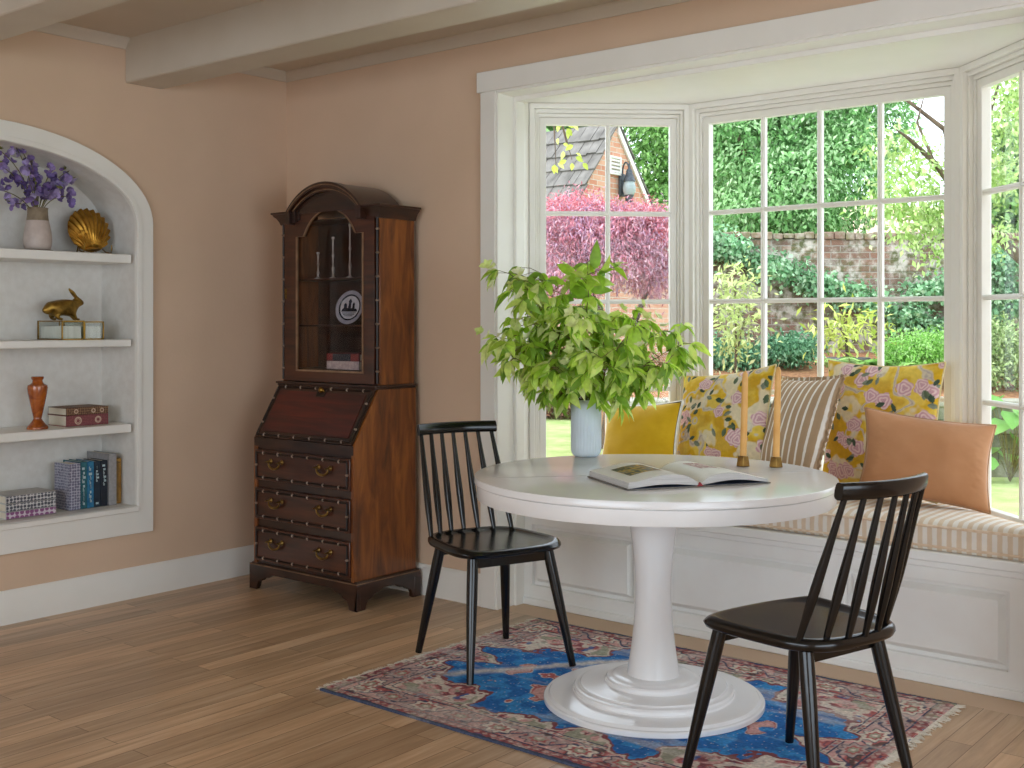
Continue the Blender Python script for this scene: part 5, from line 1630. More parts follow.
def limb(mb, pts, r0, r1, n=7):
    k = len(pts)
    mb.tube(pts, [r0 + (r1 - r0) * i / (k - 1) for i in range(k)], n)
M['gleaf'] = attr_mat('garden_leaf', rough=.6, tone=.86, trans=.32, nscale=3, namt=.2, spec=.15)
M['bark'] = pmat('grey_brown_bark', '#4a3d31', '#6c5b4a', scale=18, stretch=(1, 1, .3), rough=.9, bump=.4)

def lawn_mat():
    m, nt, b, N, L = newmat('mown_lawn')
    b.inputs['Roughness'].default_value = .9; b.inputs['Specular IOR Level'].default_value = .1
    tc = N.new('ShaderNodeTexCoord'); nz = N.new('ShaderNodeTexNoise'); nz.inputs['Scale'].default_value = 2.2; nz.inputs['Detail'].default_value = 10; nz.inputs['Roughness'].default_value = .75
    L.new(tc.outputs['Object'], nz.inputs['Vector'])
    cr = N.new('ShaderNodeValToRGB'); e = cr.color_ramp.elements
    e[0].position = .35; e[0].color = lin('#92a862'); e[1].position = .68; e[1].color = lin('#c3cf92')
    L.new(nz.outputs['Fac'], cr.inputs['Fac']); L.new(cr.outputs['Color'], b.inputs['Base Color'])
    n2 = N.new('ShaderNodeTexNoise'); n2.inputs['Scale'].default_value = 90
    L.new(tc.outputs['Object'], n2.inputs['Vector'])
    bp = N.new('ShaderNodeBump'); bp.inputs['Strength'].default_value = .6; bp.inputs['Distance'].default_value = .03
    L.new(n2.outputs['Fac'], bp.inputs['Height']); L.new(bp.outputs['Normal'], b.inputs['Normal'])
    return m
def quad_slab(name, us, mat, z1, z0=-.14, kind='structure', parent=None):
    mb = MB(); pts = [G(u, v) for u, v in us]
    mb.prism([(p.x, p.y) for p in pts], XY, z0, z1)
    o = mb.obj(name, mat, parent, smooth=0)
    if kind: o['kind'] = kind
    return o
# lawn lies outside the house walls only
mb = MB()
mb.prism([(-14, .30), (1.38, .30), (2.0, .97), (3.5, .97), (4.1, .30), (30, .30), (30, 45), (-30, 45)], XY, -.30, -.02)
o = mb.obj('ground_lawn', lawn_mat(), smooth=0); struct(o)
M['mulch'] = pmat('bark_mulch', '#7a5238', '#b5835c', scale=22, rough=.95, bump=.6, bscale=60, detail=8)
quad_slab('ground_mulch', [(-1.6, 16.6), (3.4, 16.6), (4.2, 30), (-6, 30)], M['mulch'], -.005)

# added pale slab, out of view, bouncing neutral light up into the bay
mb = MB().prism([(-8, .30), (1.36, .30), (2.0, .97), (3.5, .97), (4.12, .30), (14, .30), (14, 3.1), (-8, 3.1)], XY, -.3, -.012)
o = mb.obj('ground_bounce_slab', pmat('pale_bounce_slab', '#d0ccc6', '#dad7d2', scale=3, rough=.85), smooth=0); struct(o)
# raised bed behind a low stone retaining wall
M['stonewall'] = brick_mat('stacked_grey_stone', '#8d8a7c', '#6f6d62', '#4d4a42', bw=.42, bh=.13, stain=('#6f7a55', '#a7a396'), amt=.6)
t = thing('retaining_wall', 'low grey stone retaining wall along the edge of the lawn', 'garden wall', tuple(G(4.3, 10.35, -.02)), (0, 0, GR))
mb = MB().box(-3.3, 5.0, -.17, .17, 0, .62)
mb.obj('stone_courses', M['stonewall'], t, smooth=0)
rs = random.Random(3); mb = MB(); x = -3.32
while x < 4.95:
    w = rs.uniform(.32, .6); mb.box(x, x + w - .012, -.20, .19, .62, .68 + rs.uniform(-.008, .012)); x += w
mb.obj('coping_stones', pmat('coping_stone', '#8f8b7e', '#a8a497', scale=9, rough=.9, bump=.4), t, smooth=0, bevel=.015)
q = [(1.0, 10.5), (9.3, 10.5), (9.3, 13.2), (1.0, 13.2)]
mb = MB().hexa([G(a, b, -.14) for a, b in q], [G(a, b, .64 if b < 11 else 1.0) for a, b in q])
o = mb.obj('ground_bed', M['mulch'], smooth=0); struct(o)
# brick boundary wall, old and mossy
M['oldbrick'] = brick_mat('old_mossy_brick', '#8c6a5a', '#6f5a50', '#958c82', bw=.225, bh=.075, stain=('#59603f', '#c2bcb2'), amt=.9)
t = thing('garden_wall', 'old mossy brick boundary wall across the back of the garden', 'garden wall', tuple(G(5.0, 13.3, .655)), (0, 0, GR))
# uneven surface
nx, nz = 160, 34
V, F = [], []
for s, yy in ((0, -.12), (1, .12)):
    for i in range(nx):
        for j in range(nz):
            x = -3.1 + 7.5 * i / (nx - 1); zz = 1.64 * j / (nz - 1)
            k = mnoise.noise(Vector((x * 2.2, zz * 2.2, s * 5))) * .025
            V.append((x, yy + (k if s else -k), zz + (.02 * mnoise.noise(Vector((x * 3, 0, 0))) if j == nz - 1 else 0)))
for s in (0, 1):
    for i in range(nx - 1):
        for j in range(nz - 1):
            q = s * nx * nz + i * nz + j
            F.append((q, q + nz, q + nz + 1, q + 1))
for i in range(nx - 1):
    a, b = i * nz + nz - 1, nx * nz + i * nz + nz - 1
    F.append((a, a + nz, b + nz, b))
MB().add(V, F).obj('brickwork', M['oldbrick'], t, smooth=60)
mb = MB(); x = -3.1
while x < 4.35:
    w = rs.uniform(.10, .13); mb.box(x, x + w - .008, -.15, .15, 1.64 + rs.uniform(-.01, .01), 1.715 + rs.uniform(-.012, .012)); x += w
mb.obj('coping_bricks', brick_mat('coping_brick', '#94705f', '#7f6658', '#857b70', bw=.5, bh=.3, stain=('#747a58', '#b0a99c'), amt=.7), t, smooth=0, bevel=.012)

# neighbour's house beyond the wall
t = thing('neighbour_house', 'pale pink house with a tiled roof far beyond the brick wall', 'house', tuple(G(9.6, 31.5, 0)), (0, 0, GR + R(14)))
MB().box(-2.6, 4.5, -3, 3, -.02, 3.0).obj('walls', pmat('pale_render', '#d9b39a', '#e3c3ad', scale=3, rough=.9), t, smooth=0)
rf = MB().prism([(-3.4, 2.95), (3.4, 2.95), (0, 4.55)], lambda a, b, t_: (t_, a, b), -2.9, 4.8).obj('roof', brick_mat('clay_tile', '#dcb4a2', '#e4c2b2', '#c8a090', bw=.3, bh=.25, axes=(0, 1)), t, smooth=0)
mb = MB()
for x in (-1.2, .9, 2.8): mb.box(x, x + .7, -3.03, -2.95, 1.6, 2.5)
mb.obj('window_panes', pmat('dark_window', '#59616a', '#6c757e', scale=3, rough=.2), t, smooth=0)

# --- cottage with shingle roof and brick gable (left light of the bay)
V0 = 1.9     # distance factor
ap = Vector((.912, 10)) * V0; ne = Vector((.132, 8.96)) * V0
half = (ap - ne).length
gd = (ap - ne).normalized()             # along the gable, away from us (plan, in u-v)
rd = Vector((-gd.y, gd.x))              # ridge direction, to the left
gdw = RT * gd.x + FW * gd.y; rdw = RT * rd.x + FW * rd.y
ga = math.atan2(-rdw.y, -rdw.x)         # local +x = out of the gable
# local frame: x out of the gable face, y along the gable (away), z up; origin under the apex
zA = 1.35 + (322 - 124) * 10 * V0 / FPX
t = thing('brick_cottage', 'brick gabled cottage with a weathered grey shingle roof behind the red maple', 'cottage', tuple(G(ap.x, ap.y, -.02)), (0, 0, ga))
chk = Matrix.Rotation(ga, 3, 'Z') @ Vector((0, 1, 0))
sgn = 1 if chk.dot(gdw) > 0 else -1
SLP = 1.16
def roofz(y): return zA - abs(y) * SLP
he = 3.1
mb = MB()
gw = [(-half * 1.05, 0), (half * 1.05, 0), (half * 1.05, roofz(half * 1.05)), (0, zA), (-half * 1.05, roofz(half * 1.05))]
mb.prism(gw, lambda a, b, t_: (t_, a, b), -8.0, 0)
mb.obj('brick_walls', brick_mat('gable_brick', '#c58870', '#d7a68e', '#d9cabc', bw=.24, bh=.085, axes=(1, 2)), t, smooth=0)
# shingles in overlapping courses on both slopes
mb = MB(); rs = random.Random(8)
dirn = Vector((0, 1, -SLP)).normalized(); up = Vector((0, SLP, 1)).normalized()
for side in (-1, 1):
    L_ = math.hypot(he, he * SLP); course = .36; k = 0; s = 0
    while s < L_ * .98:
        x = -8.0
        while x < .03:
            w = rs.uniform(.13, .27)
            x1 = min(x + w - .012, .045)
            th0 = .012 + rs.uniform(0, .008); lift = .035 + rs.uniform(0, .012)
            e1 = s + course + rs.uniform(0, .05)
            def Q(xx, ss, n_): 
                p = Vector((0, 0, zA + .02)) + dirn * ss + up * n_
                return (xx, p.y * side, p.z)
            mb.hexa([Q(x, s, .005), Q(x1, s, .005), Q(x1, e1, lift - th0), Q(x, e1, lift - th0)], [Q(x, s, .02), Q(x1, s, .02), Q(x1, e1, lift + .012), Q(x, e1, lift + .012)])
            x += w
        s += course
m_sh = pmat('weathered_shingle', '#5a5651', '#807b75', scale=3.2, stretch=(2, 1, 1), rough=.9, bump=.3, lo=.3, hi=.7)
mb.obj('shingle_roof', m_sh, t, smooth=0)
# rake boards on the gable
mb = MB()
for side in (sgn,):
    a = Vector((0, 0, zA - .02)); b = Vector((0, side * he, roofz(he) - .02))
    pr = [(.005, 0), (.04, 0), (.04, -.13), (.005, -.13)]
    vs = [(x, a.y, a.z + z) for x, z in pr] + [(x, b.y, b.z + z) for x, z in pr]
    mb.hexa(vs[:4], vs[4:])
mb.obj('rake_boards', M['trim'], t, smooth=0)
# louvred vent
vy_, vz = -.12 * sgn, 3.93
mb = MB().ring(vy_ - .18, vy_ + .18, vz - .15, vz + .15, vy_ - .14, vy_ + .14, vz - .12, vz + .12, lambda a, b, t_: (t_, a, b), 0.0, .05)
for i in range(4):
    z = vz - .115 + i * .06
    mb.hexa([(.005, vy_ - .15, z + .05), (.005, vy_ + .15, z + .05), (.04, vy_ + .15, z), (.04, vy_ - .15, z)], [(.005, vy_ - .15, z + .062), (.005, vy_ + .15, z + .062), (.045, vy_ + .15, z + .012), (.045, vy_ - .15, z + .012)])
mb.obj('louvred_vent', M['trim'], t, smooth=0)
# wall lantern hung on the gable
ly = .10 * sgn
M['iron'] = pmat('black_iron', '#3f444a', '#555b62', scale=20, rough=.5, metal=.3)
M['lampglass'] = pmat('seeded_lamp_glass', '#9aa5a8', '#b4bec0', scale=10, rough=.2)
lo_ = Matrix.Translation(G(ap.x, ap.y, -.02)) @ Matrix.Rotation(ga, 4, 'Z') @ Vector((.0, ly, 3.46))
t = thing('wall_lantern', 'black iron wall lantern with a curled top hanging on the brick gable', 'lantern', tuple(lo_), (0, 0, ga))
MB().box(.0, .05, -.07, .07, -.02, .36).obj('back_plate', M['iron'], t, bevel=.01)
mb = MB()
mb.tube([(.04, 0, .30)] + [(.04 + .065 * (1 - math.cos(a)), 0, .36 + .18 * math.sin(a)) for a in [k * PI / 12 for k in range(11)]], .014, 7)
mb.tube([(.04, 0, .06), (.10, 0, .02), (.16, 0, .02)], .014, 6)
mb.obj('bracket', M['iron'], t, smooth=50)
MB().lathe([(.001, .56), (.012, .50), (.02, .44), (.05, .40), (.055, .36), (.10, .24), (.105, .22), (.001, .22)], 16, c=(.17, 0, 0)).obj('cap', M['iron'], t, smooth=30)
MB().lathe([(.001, .22), (.085, .22), (.11, .12), (.105, .06), (.08, 0), (.001, 0)], 16, c=(.17, 0, 0)).obj('globe', M['lampglass'], t, smooth=30)
MB().lathe([(.001, 0), (.08, 0), (.065, -.04), (.07, -.10), (.03, -.13), (.001, -.15)], 16, c=(.17, 0, 0)).obj('bottom_cup', M['iron'], t, smooth=30)

# --- trees and shrubs
def pxu(px, v): return (px - 512) * v / FPX
def pz(py, v): return CH - (py - 322) * v / FPX
def shrub(name, label, cat, cl, n, size, cols, trunk=None, seed=1, group=None, base=None, **kw):
    """cl: (px-like survey columns converted to metres by the caller) list of (u, v, z, ru, rv, rz)"""
    if base is None:
        base = (np.mean([c[0] for c in cl]), np.mean([c[1] for c in cl]), min(c[2] - c[5] for c in cl))
    o = G(base[0], base[1], base[2])
    t = thing(name, label, cat, tuple(o), group=group)
    lc = [(G(c[0], c[1], c[2]) - o, (c[3], c[4], c[5])) for c in cl]
    leafcloud('foliage', lc, n, size, cols, M['gleaf'], t, seed=seed, **kw)
    if trunk:
        mb = MB()
        for pts, r0, r1 in trunk:
            limb(mb, [G(*p) - o for p in pts], r0, r1)
        mb.obj('trunk', M['bark'], t, smooth=60)
    return t
def C_(px, py, v, rpx, rpy, rv):
    return (pxu(px, v), v, pz(py, v), rpx * v / FPX, rv, rpy * v / FPX)
dk = ['#6ea05c', '#84b470', '#9ac886', '#aed69a', '#5c8c4e', '#c2e2ae']
# broad evergreen over the middle of the brick wall
shrub('evergreen_tree', 'big dense green tree hanging over the brick wall behind the middle window', 'tree',
      [C_(745, 165, 15.2, 60, 62, .9), C_(790, 190, 14.4, 58, 48, .8), C_(838, 175, 14.8, 52, 62, .9), C_(800, 120, 15.6, 80, 60, 1.0), C_(730, 105, 15.8, 62, 60, 1.0), C_(860, 120, 15.4, 50, 50, .8), C_(760, 218, 14.2, 52, 27, .6), C_(805, 222, 14.1, 36, 18, .5), C_(770, 60, 15.8, 110, 50, 1.0)],
      52000, .080, dk, trunk=[([(pxu(790, 15), 15.2, -.02), (pxu(792, 15), 15.2, 1.6), (pxu(785, 15), 15.2, 3.6)], .16, .06), ([(pxu(792, 15), 15.2, 1.6), (pxu(840, 15), 15.1, 3.6)], .08, .03), ([(pxu(792, 15), 15.2, 1.7), (pxu(740, 15), 15.1, 3.8)], .08, .03)], seed=2, base=(pxu(790, 15), 15.2, -.02), droop=.75)
shrub('evergreen_tree', 'tall green tree behind the cottage gable, at the right of the left window', 'tree',
      [C_(658, 150, 25, 36, 60, 1.2), C_(690, 120, 25, 50, 70, 1.2), C_(655, 90, 25.5, 50, 40, 1.2), C_(672, 215, 24.6, 26, 30, .9)],
      16000, .13, ['#8abb66', '#9dcb7a', '#b2d98f', '#77a858', '#64934a'], trunk=[([(pxu(678, 25), 25, -.02), (pxu(676, 25), 25, 2.6), (pxu(672, 25), 25, 5.4)], .18, .06)], seed=3, base=(pxu(678, 25), 25, -.02))
# light, airy tree on the right with spreading branches
v = 9.3
br = [([(pxu(1052, 9.6), 9.6, -.02), (pxu(1050, 9.6), 9.55, .8), (pxu(1036, 9.5), 9.4, 1.7), (pxu(965, v), 9.3, 2.3)], .085, .035),
      ([(pxu(1036, 9.4), 9.4, 1.7), (pxu(1040, v), 9.2, 2.5), (pxu(1030, v), 9.1, 3.2)], .05, .015),
      ([(pxu(965, v), 9.3, 2.3), (pxu(930, v), 9.2, 2.62), (pxu(900, v), 9.1, 2.80), (pxu(884, v), 9.0, 2.85)], .032, .006),
      ([(pxu(965, v), 9.3, 2.3), (pxu(945, v), 9.3, 2.9), (pxu(905, v), 9.3, 3.15), (pxu(880, v), 9.3, 3.2)], .030, .006),
      ([(pxu(930, v), 9.2, 2.62), (pxu(915, v), 9.25, 2.95), (pxu(925, v), 9.3, 3.2)], .014, .005),
      ([(pxu(965, v), 9.3, 2.3), (pxu(985, v), 9.3, 2.9), (pxu(1000, v), 9.3, 3.3)], .03, .006)]
lt = ['#b6d484', '#c8e098', '#d8eab0', '#9cbe68', '#c0da8a']
shrub('maple_tree', 'airy light green tree with thin spreading branches beyond the right of the bay', 'tree',
      [C_(912, 226, v, 24, 9, .3), C_(928, 212, v, 20, 12, .3), C_(890, 205, v, 28, 12, .3), C_(915, 165, v, 30, 13, .3), C_(892, 148, v, 24, 12, .3), C_(937, 250, v, 10, 18, .3), C_(1000, 120, v, 30, 34, .4), C_(1005, 180, v, 26, 22, .4), C_(1020, 90, v, 30, 30, .4), C_(975, 150, v, 24, 40, .3), C_(985, 235, v, 24, 16, .3), C_(960, 200, v, 26, 30, .3), C_(905, 190, v, 30, 10, .3)],
      4600, .060, lt, trunk=br, seed=4, base=(pxu(1052, 9.6), 9.6, -.02), shell=.1, spread=2.6, sprig=6)
# purple-red japanese maple
v = 12.5
rd_ = ['#ce8e9e', '#d8a6b4', '#e2bcc8', '#be7888', '#c8a2b8', '#da98a2', '#b894ae']
rdt = ['#de7c84', '#e8989e', '#d4707c', '#eeb2b8']
t = shrub('japanese_maple', 'low weeping maple with purple red leaves in front of the brick cottage', 'tree',
      [C_(575, 222, v, 45, 22, .6), C_(630, 226, v, 36, 18, .6), C_(600, 235, v, 55, 26, .7), C_(652, 240, v, 30, 32, .5), C_(560, 250, v, 40, 30, .5), C_(620, 262, v, 50, 24, .6), C_(655, 275, v, 24, 22, .4), C_(570, 275, v, 36, 22, .5)],
      30000, .058, rd_, trunk=[([(pxu(605, v), v, -.02), (pxu(612, v), v, .7), (pxu(600, v), v, 1.5), (pxu(570, v), v, 2.0)], .07, .02), ([(pxu(612, v), v, .7), (pxu(640, v), v, 1.5), (pxu(655, v), v, 1.9)], .05, .015), ([(pxu(612, v), v, .7), (pxu(585, v), v, 1.2), (pxu(560, v), v, 1.7)], .04, .012)], seed=5, base=(pxu(605, v), v, -.02), wr=.26, droop=.7, shell=.6)
leafcloud('foliage_tips', [(G(*C_(px, py, v, 1, 1, 1)[:3]) - Vector(t.location), (rp * v / FPX, .5, ry * v / FPX)) for px, py, rp, ry in ((638, 218, 30, 10), (578, 208, 36, 9), (662, 236, 10, 16))], 5000, .058, rdt, M['gleaf'], t, seed=9, wr=.26, droop=.5)
shrub('ground_cover', 'low red brown ground cover in the mulch in front of the brick cottage', 'shrub', [C_(545, 402, 16.4, 40, 12, .3), C_(585, 402, 16.4, 30, 12, .3), C_(625, 402, 16.4, 30, 12, .3)], 4500, .07, ['#9a7a68', '#a88874', '#8a6a58', '#8e9060'], seed=19)
# ivy trailing diagonally along the wall
iv = ['#9ccc9c', '#b2dab0', '#88ba8a', '#c6e6c0', '#74a678']
pts = [(705, 244, 24, 11), (733, 249, 22, 9), (762, 262, 20, 9), (790, 272, 18, 7), (816, 284, 20, 7), (845, 293, 22, 6), (875, 301, 20, 8), (905, 318, 22, 11), (935, 332, 22, 12), (965, 322, 24, 18), (925, 291, 22, 7), (955, 285, 22, 10), (1000, 300, 30, 22), (1000, 265, 22, 18)]
shrub('ivy', 'pale green ivy trailing in a diagonal band across the brick garden wall', 'ivy',
      [C_(a, b, 13.05, c, d, .10) for a, b, c, d in pts], 11000, .058, iv, seed=6, base=(pxu(850, 13.1), 13.1, .66), droop=.6, wr=.8, shell=.0, trunk=[([(pxu(955, 13.1), 13.12, .66), (pxu(935, 13.1), 13.1, 1.25), (pxu(850, 13.1), 13.1, 1.68), (pxu(765, 13.1), 13.1, 2.02), (pxu(705, 13.1), 13.1, 2.18)], .02, .008)])
# planting at the foot of the wall
v = 12.2
shrub('low_shrub', 'dark low shrub at the foot of the wall, left in the middle window', 'shrub', [C_(722, 352, v, 26, 10, .3), C_(738, 356, v, 22, 9, .3)], 3000, .052, ['#7aac84', '#669872', '#98c4a0', '#568462'], seed=11, group='low shrubs at the foot of the wall')
shrub('low_shrub', 'dark low shrub at the foot of the wall, behind the candles', 'shrub', [C_(778, 350, v, 22, 10, .3), C_(800, 348, v, 18, 12, .3)], 3200, .052, ['#7aac84', '#669872', '#98c4a0', '#568462'], seed=12, group='low shrubs at the foot of the wall')
v = 11.4
shrub('azalea', 'upright shrub with pale yellow green leaves at the left of the middle window', 'shrub',
      [C_(735, 283, v, 18, 12, .2), C_(728, 305, v, 16, 10, .2), C_(742, 325, v, 20, 10, .2), C_(730, 345, v, 16, 10, .2), C_(750, 298, v, 10, 10, .2)], 800, .085, ['#d2de98', '#e0e8b2', '#bcd084', '#c8d890'],
      trunk=[([(pxu(735, v), v, .66), (pxu(736, v), v, 1.1), (pxu(735, v), v, 1.7)], .018, .006), ([(pxu(736, v), v, 1.0), (pxu(745, v), v, 1.4)], .01, .004)], seed=13, base=(pxu(735, v), v, .66), wr=.34, shell=.1, droop=.25)
def fern(name, label, px, py, v, h, w, n, cols, seed, base_z, wide=1.0):
    """arching fronds of paired leaflets"""
    rs = random.Random(seed); o = G(pxu(px, v), v, base_z)
    t = thing(name, label, 'fern', tuple(o), group='ferns in the raised bed')
    P, D, Nn, L_, C = [], [], [], [], []; mb = MB()
    for i in range(n):
        a = rs.uniform(0, 2 * PI); rch = w * rs.uniform(.55, 1.0); hh = h * rs.uniform(.7, 1.0)
        dirv = RT * math.cos(a) + FW * math.sin(a) * .7
        pts = []
        for k in range(9):
            s = k / 8
            pts.append(dirv * (rch * s ** 1.1) + Vector((0, 0, hh * (1.9 * s - 1.05 * s * s))))
        mb.tube(pts, [.006 * (1 - .8 * k / 8) for k in range(9)], 4)
        g = lin3(rs.choice(cols)) * rs.uniform(.85, 1.15)
        for k in range(2, 26):
            s = k / 26; q = s * 8; i0 = int(q); p = pts[i0].lerp(pts[min(8, i0 + 1)], q - i0)
            tg = (pts[min(8, i0 + 1)] - pts[i0]).normalized(); sd_ = tg.cross(Vector((0, 0, 1)))
            if sd_.length < .05: continue
            sd_.normalize()
            for sg in (-1, 1):
                P.append(p); D.append(sd_ * sg + tg * .5 + Vector((0, 0, -.15))); Nn.append(Vector((0, 0, 1)) + dirv * .3)
                L_.append(.13 * wide * math.sin(PI * min(.95, .12 + s * .85)) * rs.uniform(.85, 1.1)); C.append(g)
    V, F, CC = leaf_mesh(P, D, Nn, L_, C, wr=.26, stations=(0, .5, 1), prof=(.3, 1, .05), curl=.2)
    np_obj('fronds', V, F, M['gleaf'], CC, t)
    mb.obj('frond_stalks', M['stem'], t, smooth=50)
shrub('golden_shrub', 'bright yellow green shrub with drooping leaves in the grey planter', 'shrub', [C_(845, 328, 11.4, 30, 5, .3), C_(822, 334, 11.4, 14, 4, .2), C_(868, 322, 11.4, 14, 5, .2)], 330, .10, ['#d9e47c', '#e6ee9a', '#c4d868'], trunk=[([(pxu(848, 11.4), 11.4, .94), (pxu(846, 11.4), 11.4, 1.2), (pxu(838, 11.4), 11.4, 1.32)], .02, .006)], seed=31, wr=.30, shell=.0, droop=.3, base=(pxu(848, 11.4), 11.4, .94))
fern('fern', 'fresh green fern in front of the golden shrub', 852, 362, 11.0, .42, .42, 26, ['#9cc76a', '#83b457', '#b5d684'], 32, .66)
fern('fern', 'light green fern right of the grey planter', 893, 365, 11.0, .40, .40, 24, ['#8fc060', '#a6cf76', '#76aa4c'], 33, .66)
v = 11.2
t = thing('planter', 'grey stone planter under the golden shrub', 'planter', tuple(G(pxu(848, 11.4), 11.4, .66)))
MB().lathe([(.001, 0), (.15, 0), (.16, .02), (.20, .30), (.215, .305), (.215, .34), (.18, .34), (.17, .28), (.001, .27)], 24).obj('pot', pmat('grey_planter_stone', '#6f6d72', '#86848a', scale=14, rough=.85), t, smooth=30)
shrub('bright_bush', 'rounded bright green bush at the right end of the middle window', 'shrub', [C_(915, 352, v, 28, 17, .35), C_(940, 350, v, 22, 18, .35), C_(900, 360, v, 20, 12, .3)], 9000, .042, ['#98cf68', '#aadb7e', '#82bc54', '#bce496'], seed=15, wr=.4, base=(pxu(920, 11.2), 11.2, .66))
shrub('bright_bush', 'yellow green bush seen through the right hand window above the lawn', 'shrub', [C_(1003, 345, 11, 20, 26, .3), C_(1020, 360, 11, 22, 26, .3), C_(985, 370, 11, 14, 14, .3)], 4000, .05, ['#a3bc78', '#b8cc92', '#86a462'], seed=16, base=(pxu(1003, 11), 11, .66))
# large leaved plant in front of the retaining wall
t = thing('large_leaf_plant', 'plant with large pale green leaves at the foot of the stone retaining wall', 'plant', tuple(G(pxu(1010, 9.9), 9.9, -.02)))
rs = random.Random(41); P, D, Nn, L_, C = [], [], [], [], []; mb = MB()
for i in range(26):
    a = rs.uniform(0, 2 * PI); q = Vector((math.cos(a) * .16, math.sin(a) * .16, rs.uniform(.12, .80)))
    mb.tube([(0, 0, 0), tuple(q * .6 + Vector((0, 0, .06))), tuple(q)], .0035, 5)
    P.append(q); D.append(Vector((math.cos(a), math.sin(a), -.25))); Nn.append(Vector((0, 0, 1)) - FW * .6); L_.append(rs.uniform(.16, .26)); C.append(lin3(rs.choice(['#9ccf7a', '#b5dd96', '#86bd66'])))
V, F, CC = leaf_mesh(P, D, Nn, L_, C, wr=.85, curl=.35)
np_obj('leaves', V, F, M['gleaf'], CC, t, smooth=True); mb.obj('stalks', M['stem'], t, smooth=50)
# far backdrop of trees
for k, (px, py, vv, rp, ry, n, lb) in enumerate(((540, 130, 27, 60, 90, 3200, 'far green tree behind the cottage roof'), (720, 180, 26, 70, 90, 3000, 'far green tree showing between the two evergreens'), (1040, 190, 24, 60, 80, 3400, 'far green tree beyond the right hand window'), (975, 255, 25, 34, 26, 1500, 'low far tree over the wall at the right'))):
    shrub('background_tree', lb, 'tree', [C_(px, py, vv, rp, ry, 1.5), C_(px + 20, py - 30, vv, rp * .8, ry * .8, 1.5)], n, .30, ['#6f9a58', '#83ad6a', '#97bf7d', '#5c8649'], seed=50 + k, group='far trees', base=(pxu(px, vv), vv, -.02), trunk=[([(pxu(px, vv), vv, -.02), (pxu(px, vv), vv, 2.5), (pxu(px, vv), vv, pz(py, vv))], .2, .08)])
# twig with fresh yellow green leaves by the left window
t = thing('young_tree', 'young tree with a thin branch of yellow green leaves outside the left window', 'tree', tuple(G(pxu(430, 7.2), 7.2, -.02)))
g0 = Vector(t.location); o = G(pxu(552, 7.2), 7.2, 2.75); rs = random.Random(44); mb = MB()
tips = [(560, 122), (575, 128), (568, 150), (572, 160), (556, 165)]
P, D, Nn, L_, C = [], [], [], [], []
for px, py in tips:
    e_ = G(pxu(px, 7.2), 7.2, pz(py, 7.2)) - o
    mb.tube([(0, 0, 0), tuple(e_ * .5 + Vector((0, 0, .04))), tuple(e_)], [.008, .005, .002], 5)
    for q in range(4):
        P.append(e_ + Vector((rs.gauss(0, .03), rs.gauss(0, .03), rs.gauss(0, .025)))); D.append(RT * rs.gauss(.3, .7) + Vector((0, 0, rs.gauss(-.4, .4)))); Nn.append(-FW + Vector((rs.gauss(0, .3), rs.gauss(0, .3), .5))); L_.append(rs.uniform(.04, .06)); C.append(lin3(rs.choice(['#d2de6e', '#dfe88a', '#c2d260'])))
mb.tube([(0, 0, 0), tuple(-RT * .35 + Vector((0, 0, .12))), tuple(g0 - o + Vector((0, 0, 2.55))), tuple(g0 - o + Vector((0, 0, 1.2))), tuple(g0 - o)], [.008, .014, .028, .04, .05], 7)
sh = o - g0; mb.v = [tuple(Vector(p) + sh) for p in mb.v]; P = [p + sh for p in P]
V, F, CC = leaf_mesh(P, D, Nn, L_, C, wr=.6, curl=.3)
np_obj('leaves', V, F, M['gleaf'], CC, t, smooth=True); mb.obj('twigs', M['bark'], t, smooth=50)
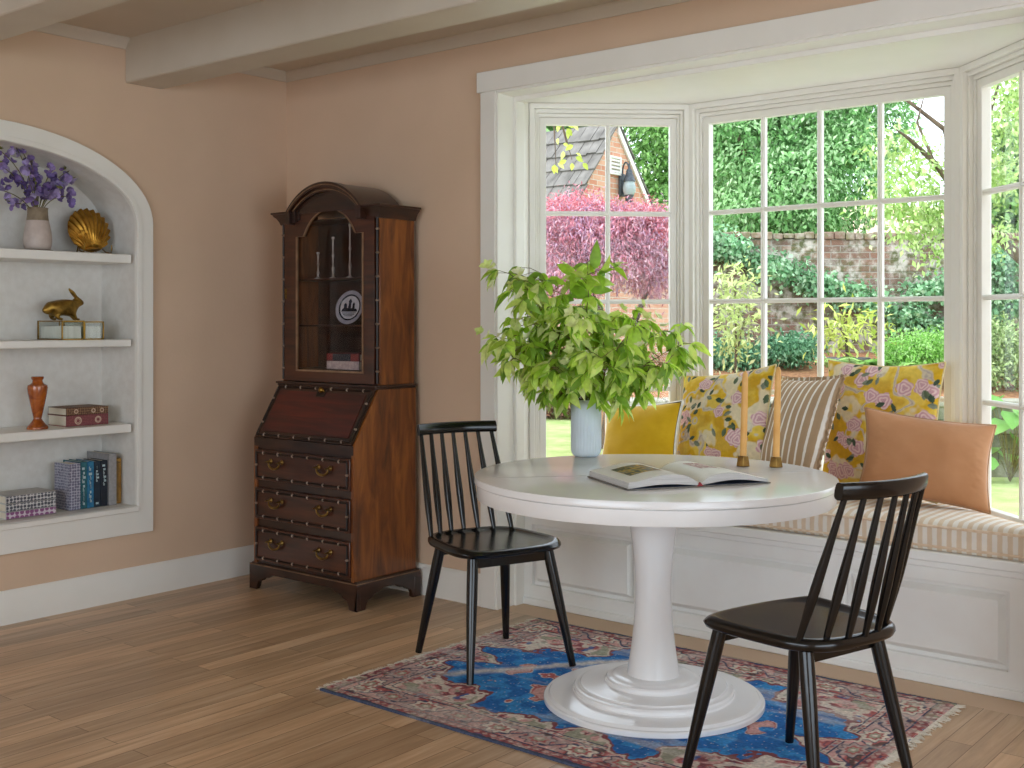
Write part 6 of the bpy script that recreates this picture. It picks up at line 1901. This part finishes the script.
# ------------------------------------------------------------------ daylight, room light, camera
w = bpy.data.worlds.new('overcast_sky'); SC.world = w; w.use_nodes = True
nt = w.node_tree; N = nt.nodes; L = nt.links
bg = N['Background']
tc = N.new('ShaderNodeTexCoord'); sp = N.new('ShaderNodeSeparateXYZ'); L.new(tc.outputs['Generated'], sp.inputs[0])
cr = N.new('ShaderNodeValToRGB'); e = cr.color_ramp.elements
e[0].position = 0.0; e[0].color = (.76, .85, .95, 1); e[1].position = .6; e[1].color = (.80, .90, 1.0, 1)
L.new(sp.outputs[2], cr.inputs['Fac']); L.new(cr.outputs['Color'], bg.inputs['Color'])
bg.inputs['Strength'].default_value = 3.3
def light(name, kind, loc, rot, energy, color=(1, 1, 1), size=1, size_y=None, angle=None):
    d = bpy.data.lights.new(name, kind); d.energy = energy; d.color = color
    if kind == 'AREA':
        d.shape = 'RECTANGLE' if size_y else 'SQUARE'; d.size = size
        if size_y: d.size_y = size_y
    if angle is not None: d.angle = angle
    o = bpy.data.objects.new(name, d); COL.objects.link(o); o.location = loc; o.rotation_euler = rot
    return o
light('sun', 'SUN', (0, 0, 10), (R(38), R(-24), 0), 2.0, (1, .96, .88), angle=R(25))
# daylight through the openings of the rear and right hand walls
light('rear_window_daylight', 'AREA', (3.5, YB - .05, 1.5), (R(90), 0, 0), 70, (.74, .88, 1.0), 4.6, 1.6)
light('right_window_daylight', 'AREA', (XR + .05, -3.3, 1.4), (R(90), 0, R(90)), 48, (.74, .88, 1.0), 4.0, 1.8)

cam = bpy.data.cameras.new('camera'); co = bpy.data.objects.new('camera', cam); COL.objects.link(co)
co.location = (CX, CY, CH); co.rotation_euler = (R(90), 0, TH)
cam.sensor_fit = 'HORIZONTAL'; cam.sensor_width = 36; cam.lens = FPX * 36 / 1024
cam.shift_x = 0; cam.shift_y = -62 / 1024; cam.clip_start = .05; cam.clip_end = 200
SC.camera = co
vs = SC.view_settings
SC.display_settings.display_device = 'sRGB'
vs.view_transform = 'Standard'; vs.look = 'None'; vs.exposure = 0.0; vs.gamma = 1.0; vs.use_curve_mapping = False
cy = SC.cycles
cy.use_denoising = True
cy.max_bounces = 10; cy.diffuse_bounces = 5; cy.glossy_bounces = 4; cy.transparent_max_bounces = 16; cy.transmission_bounces = 6
cy.sample_clamp_indirect = 4.0; cy.caustics_reflective = False; cy.caustics_refractive = False
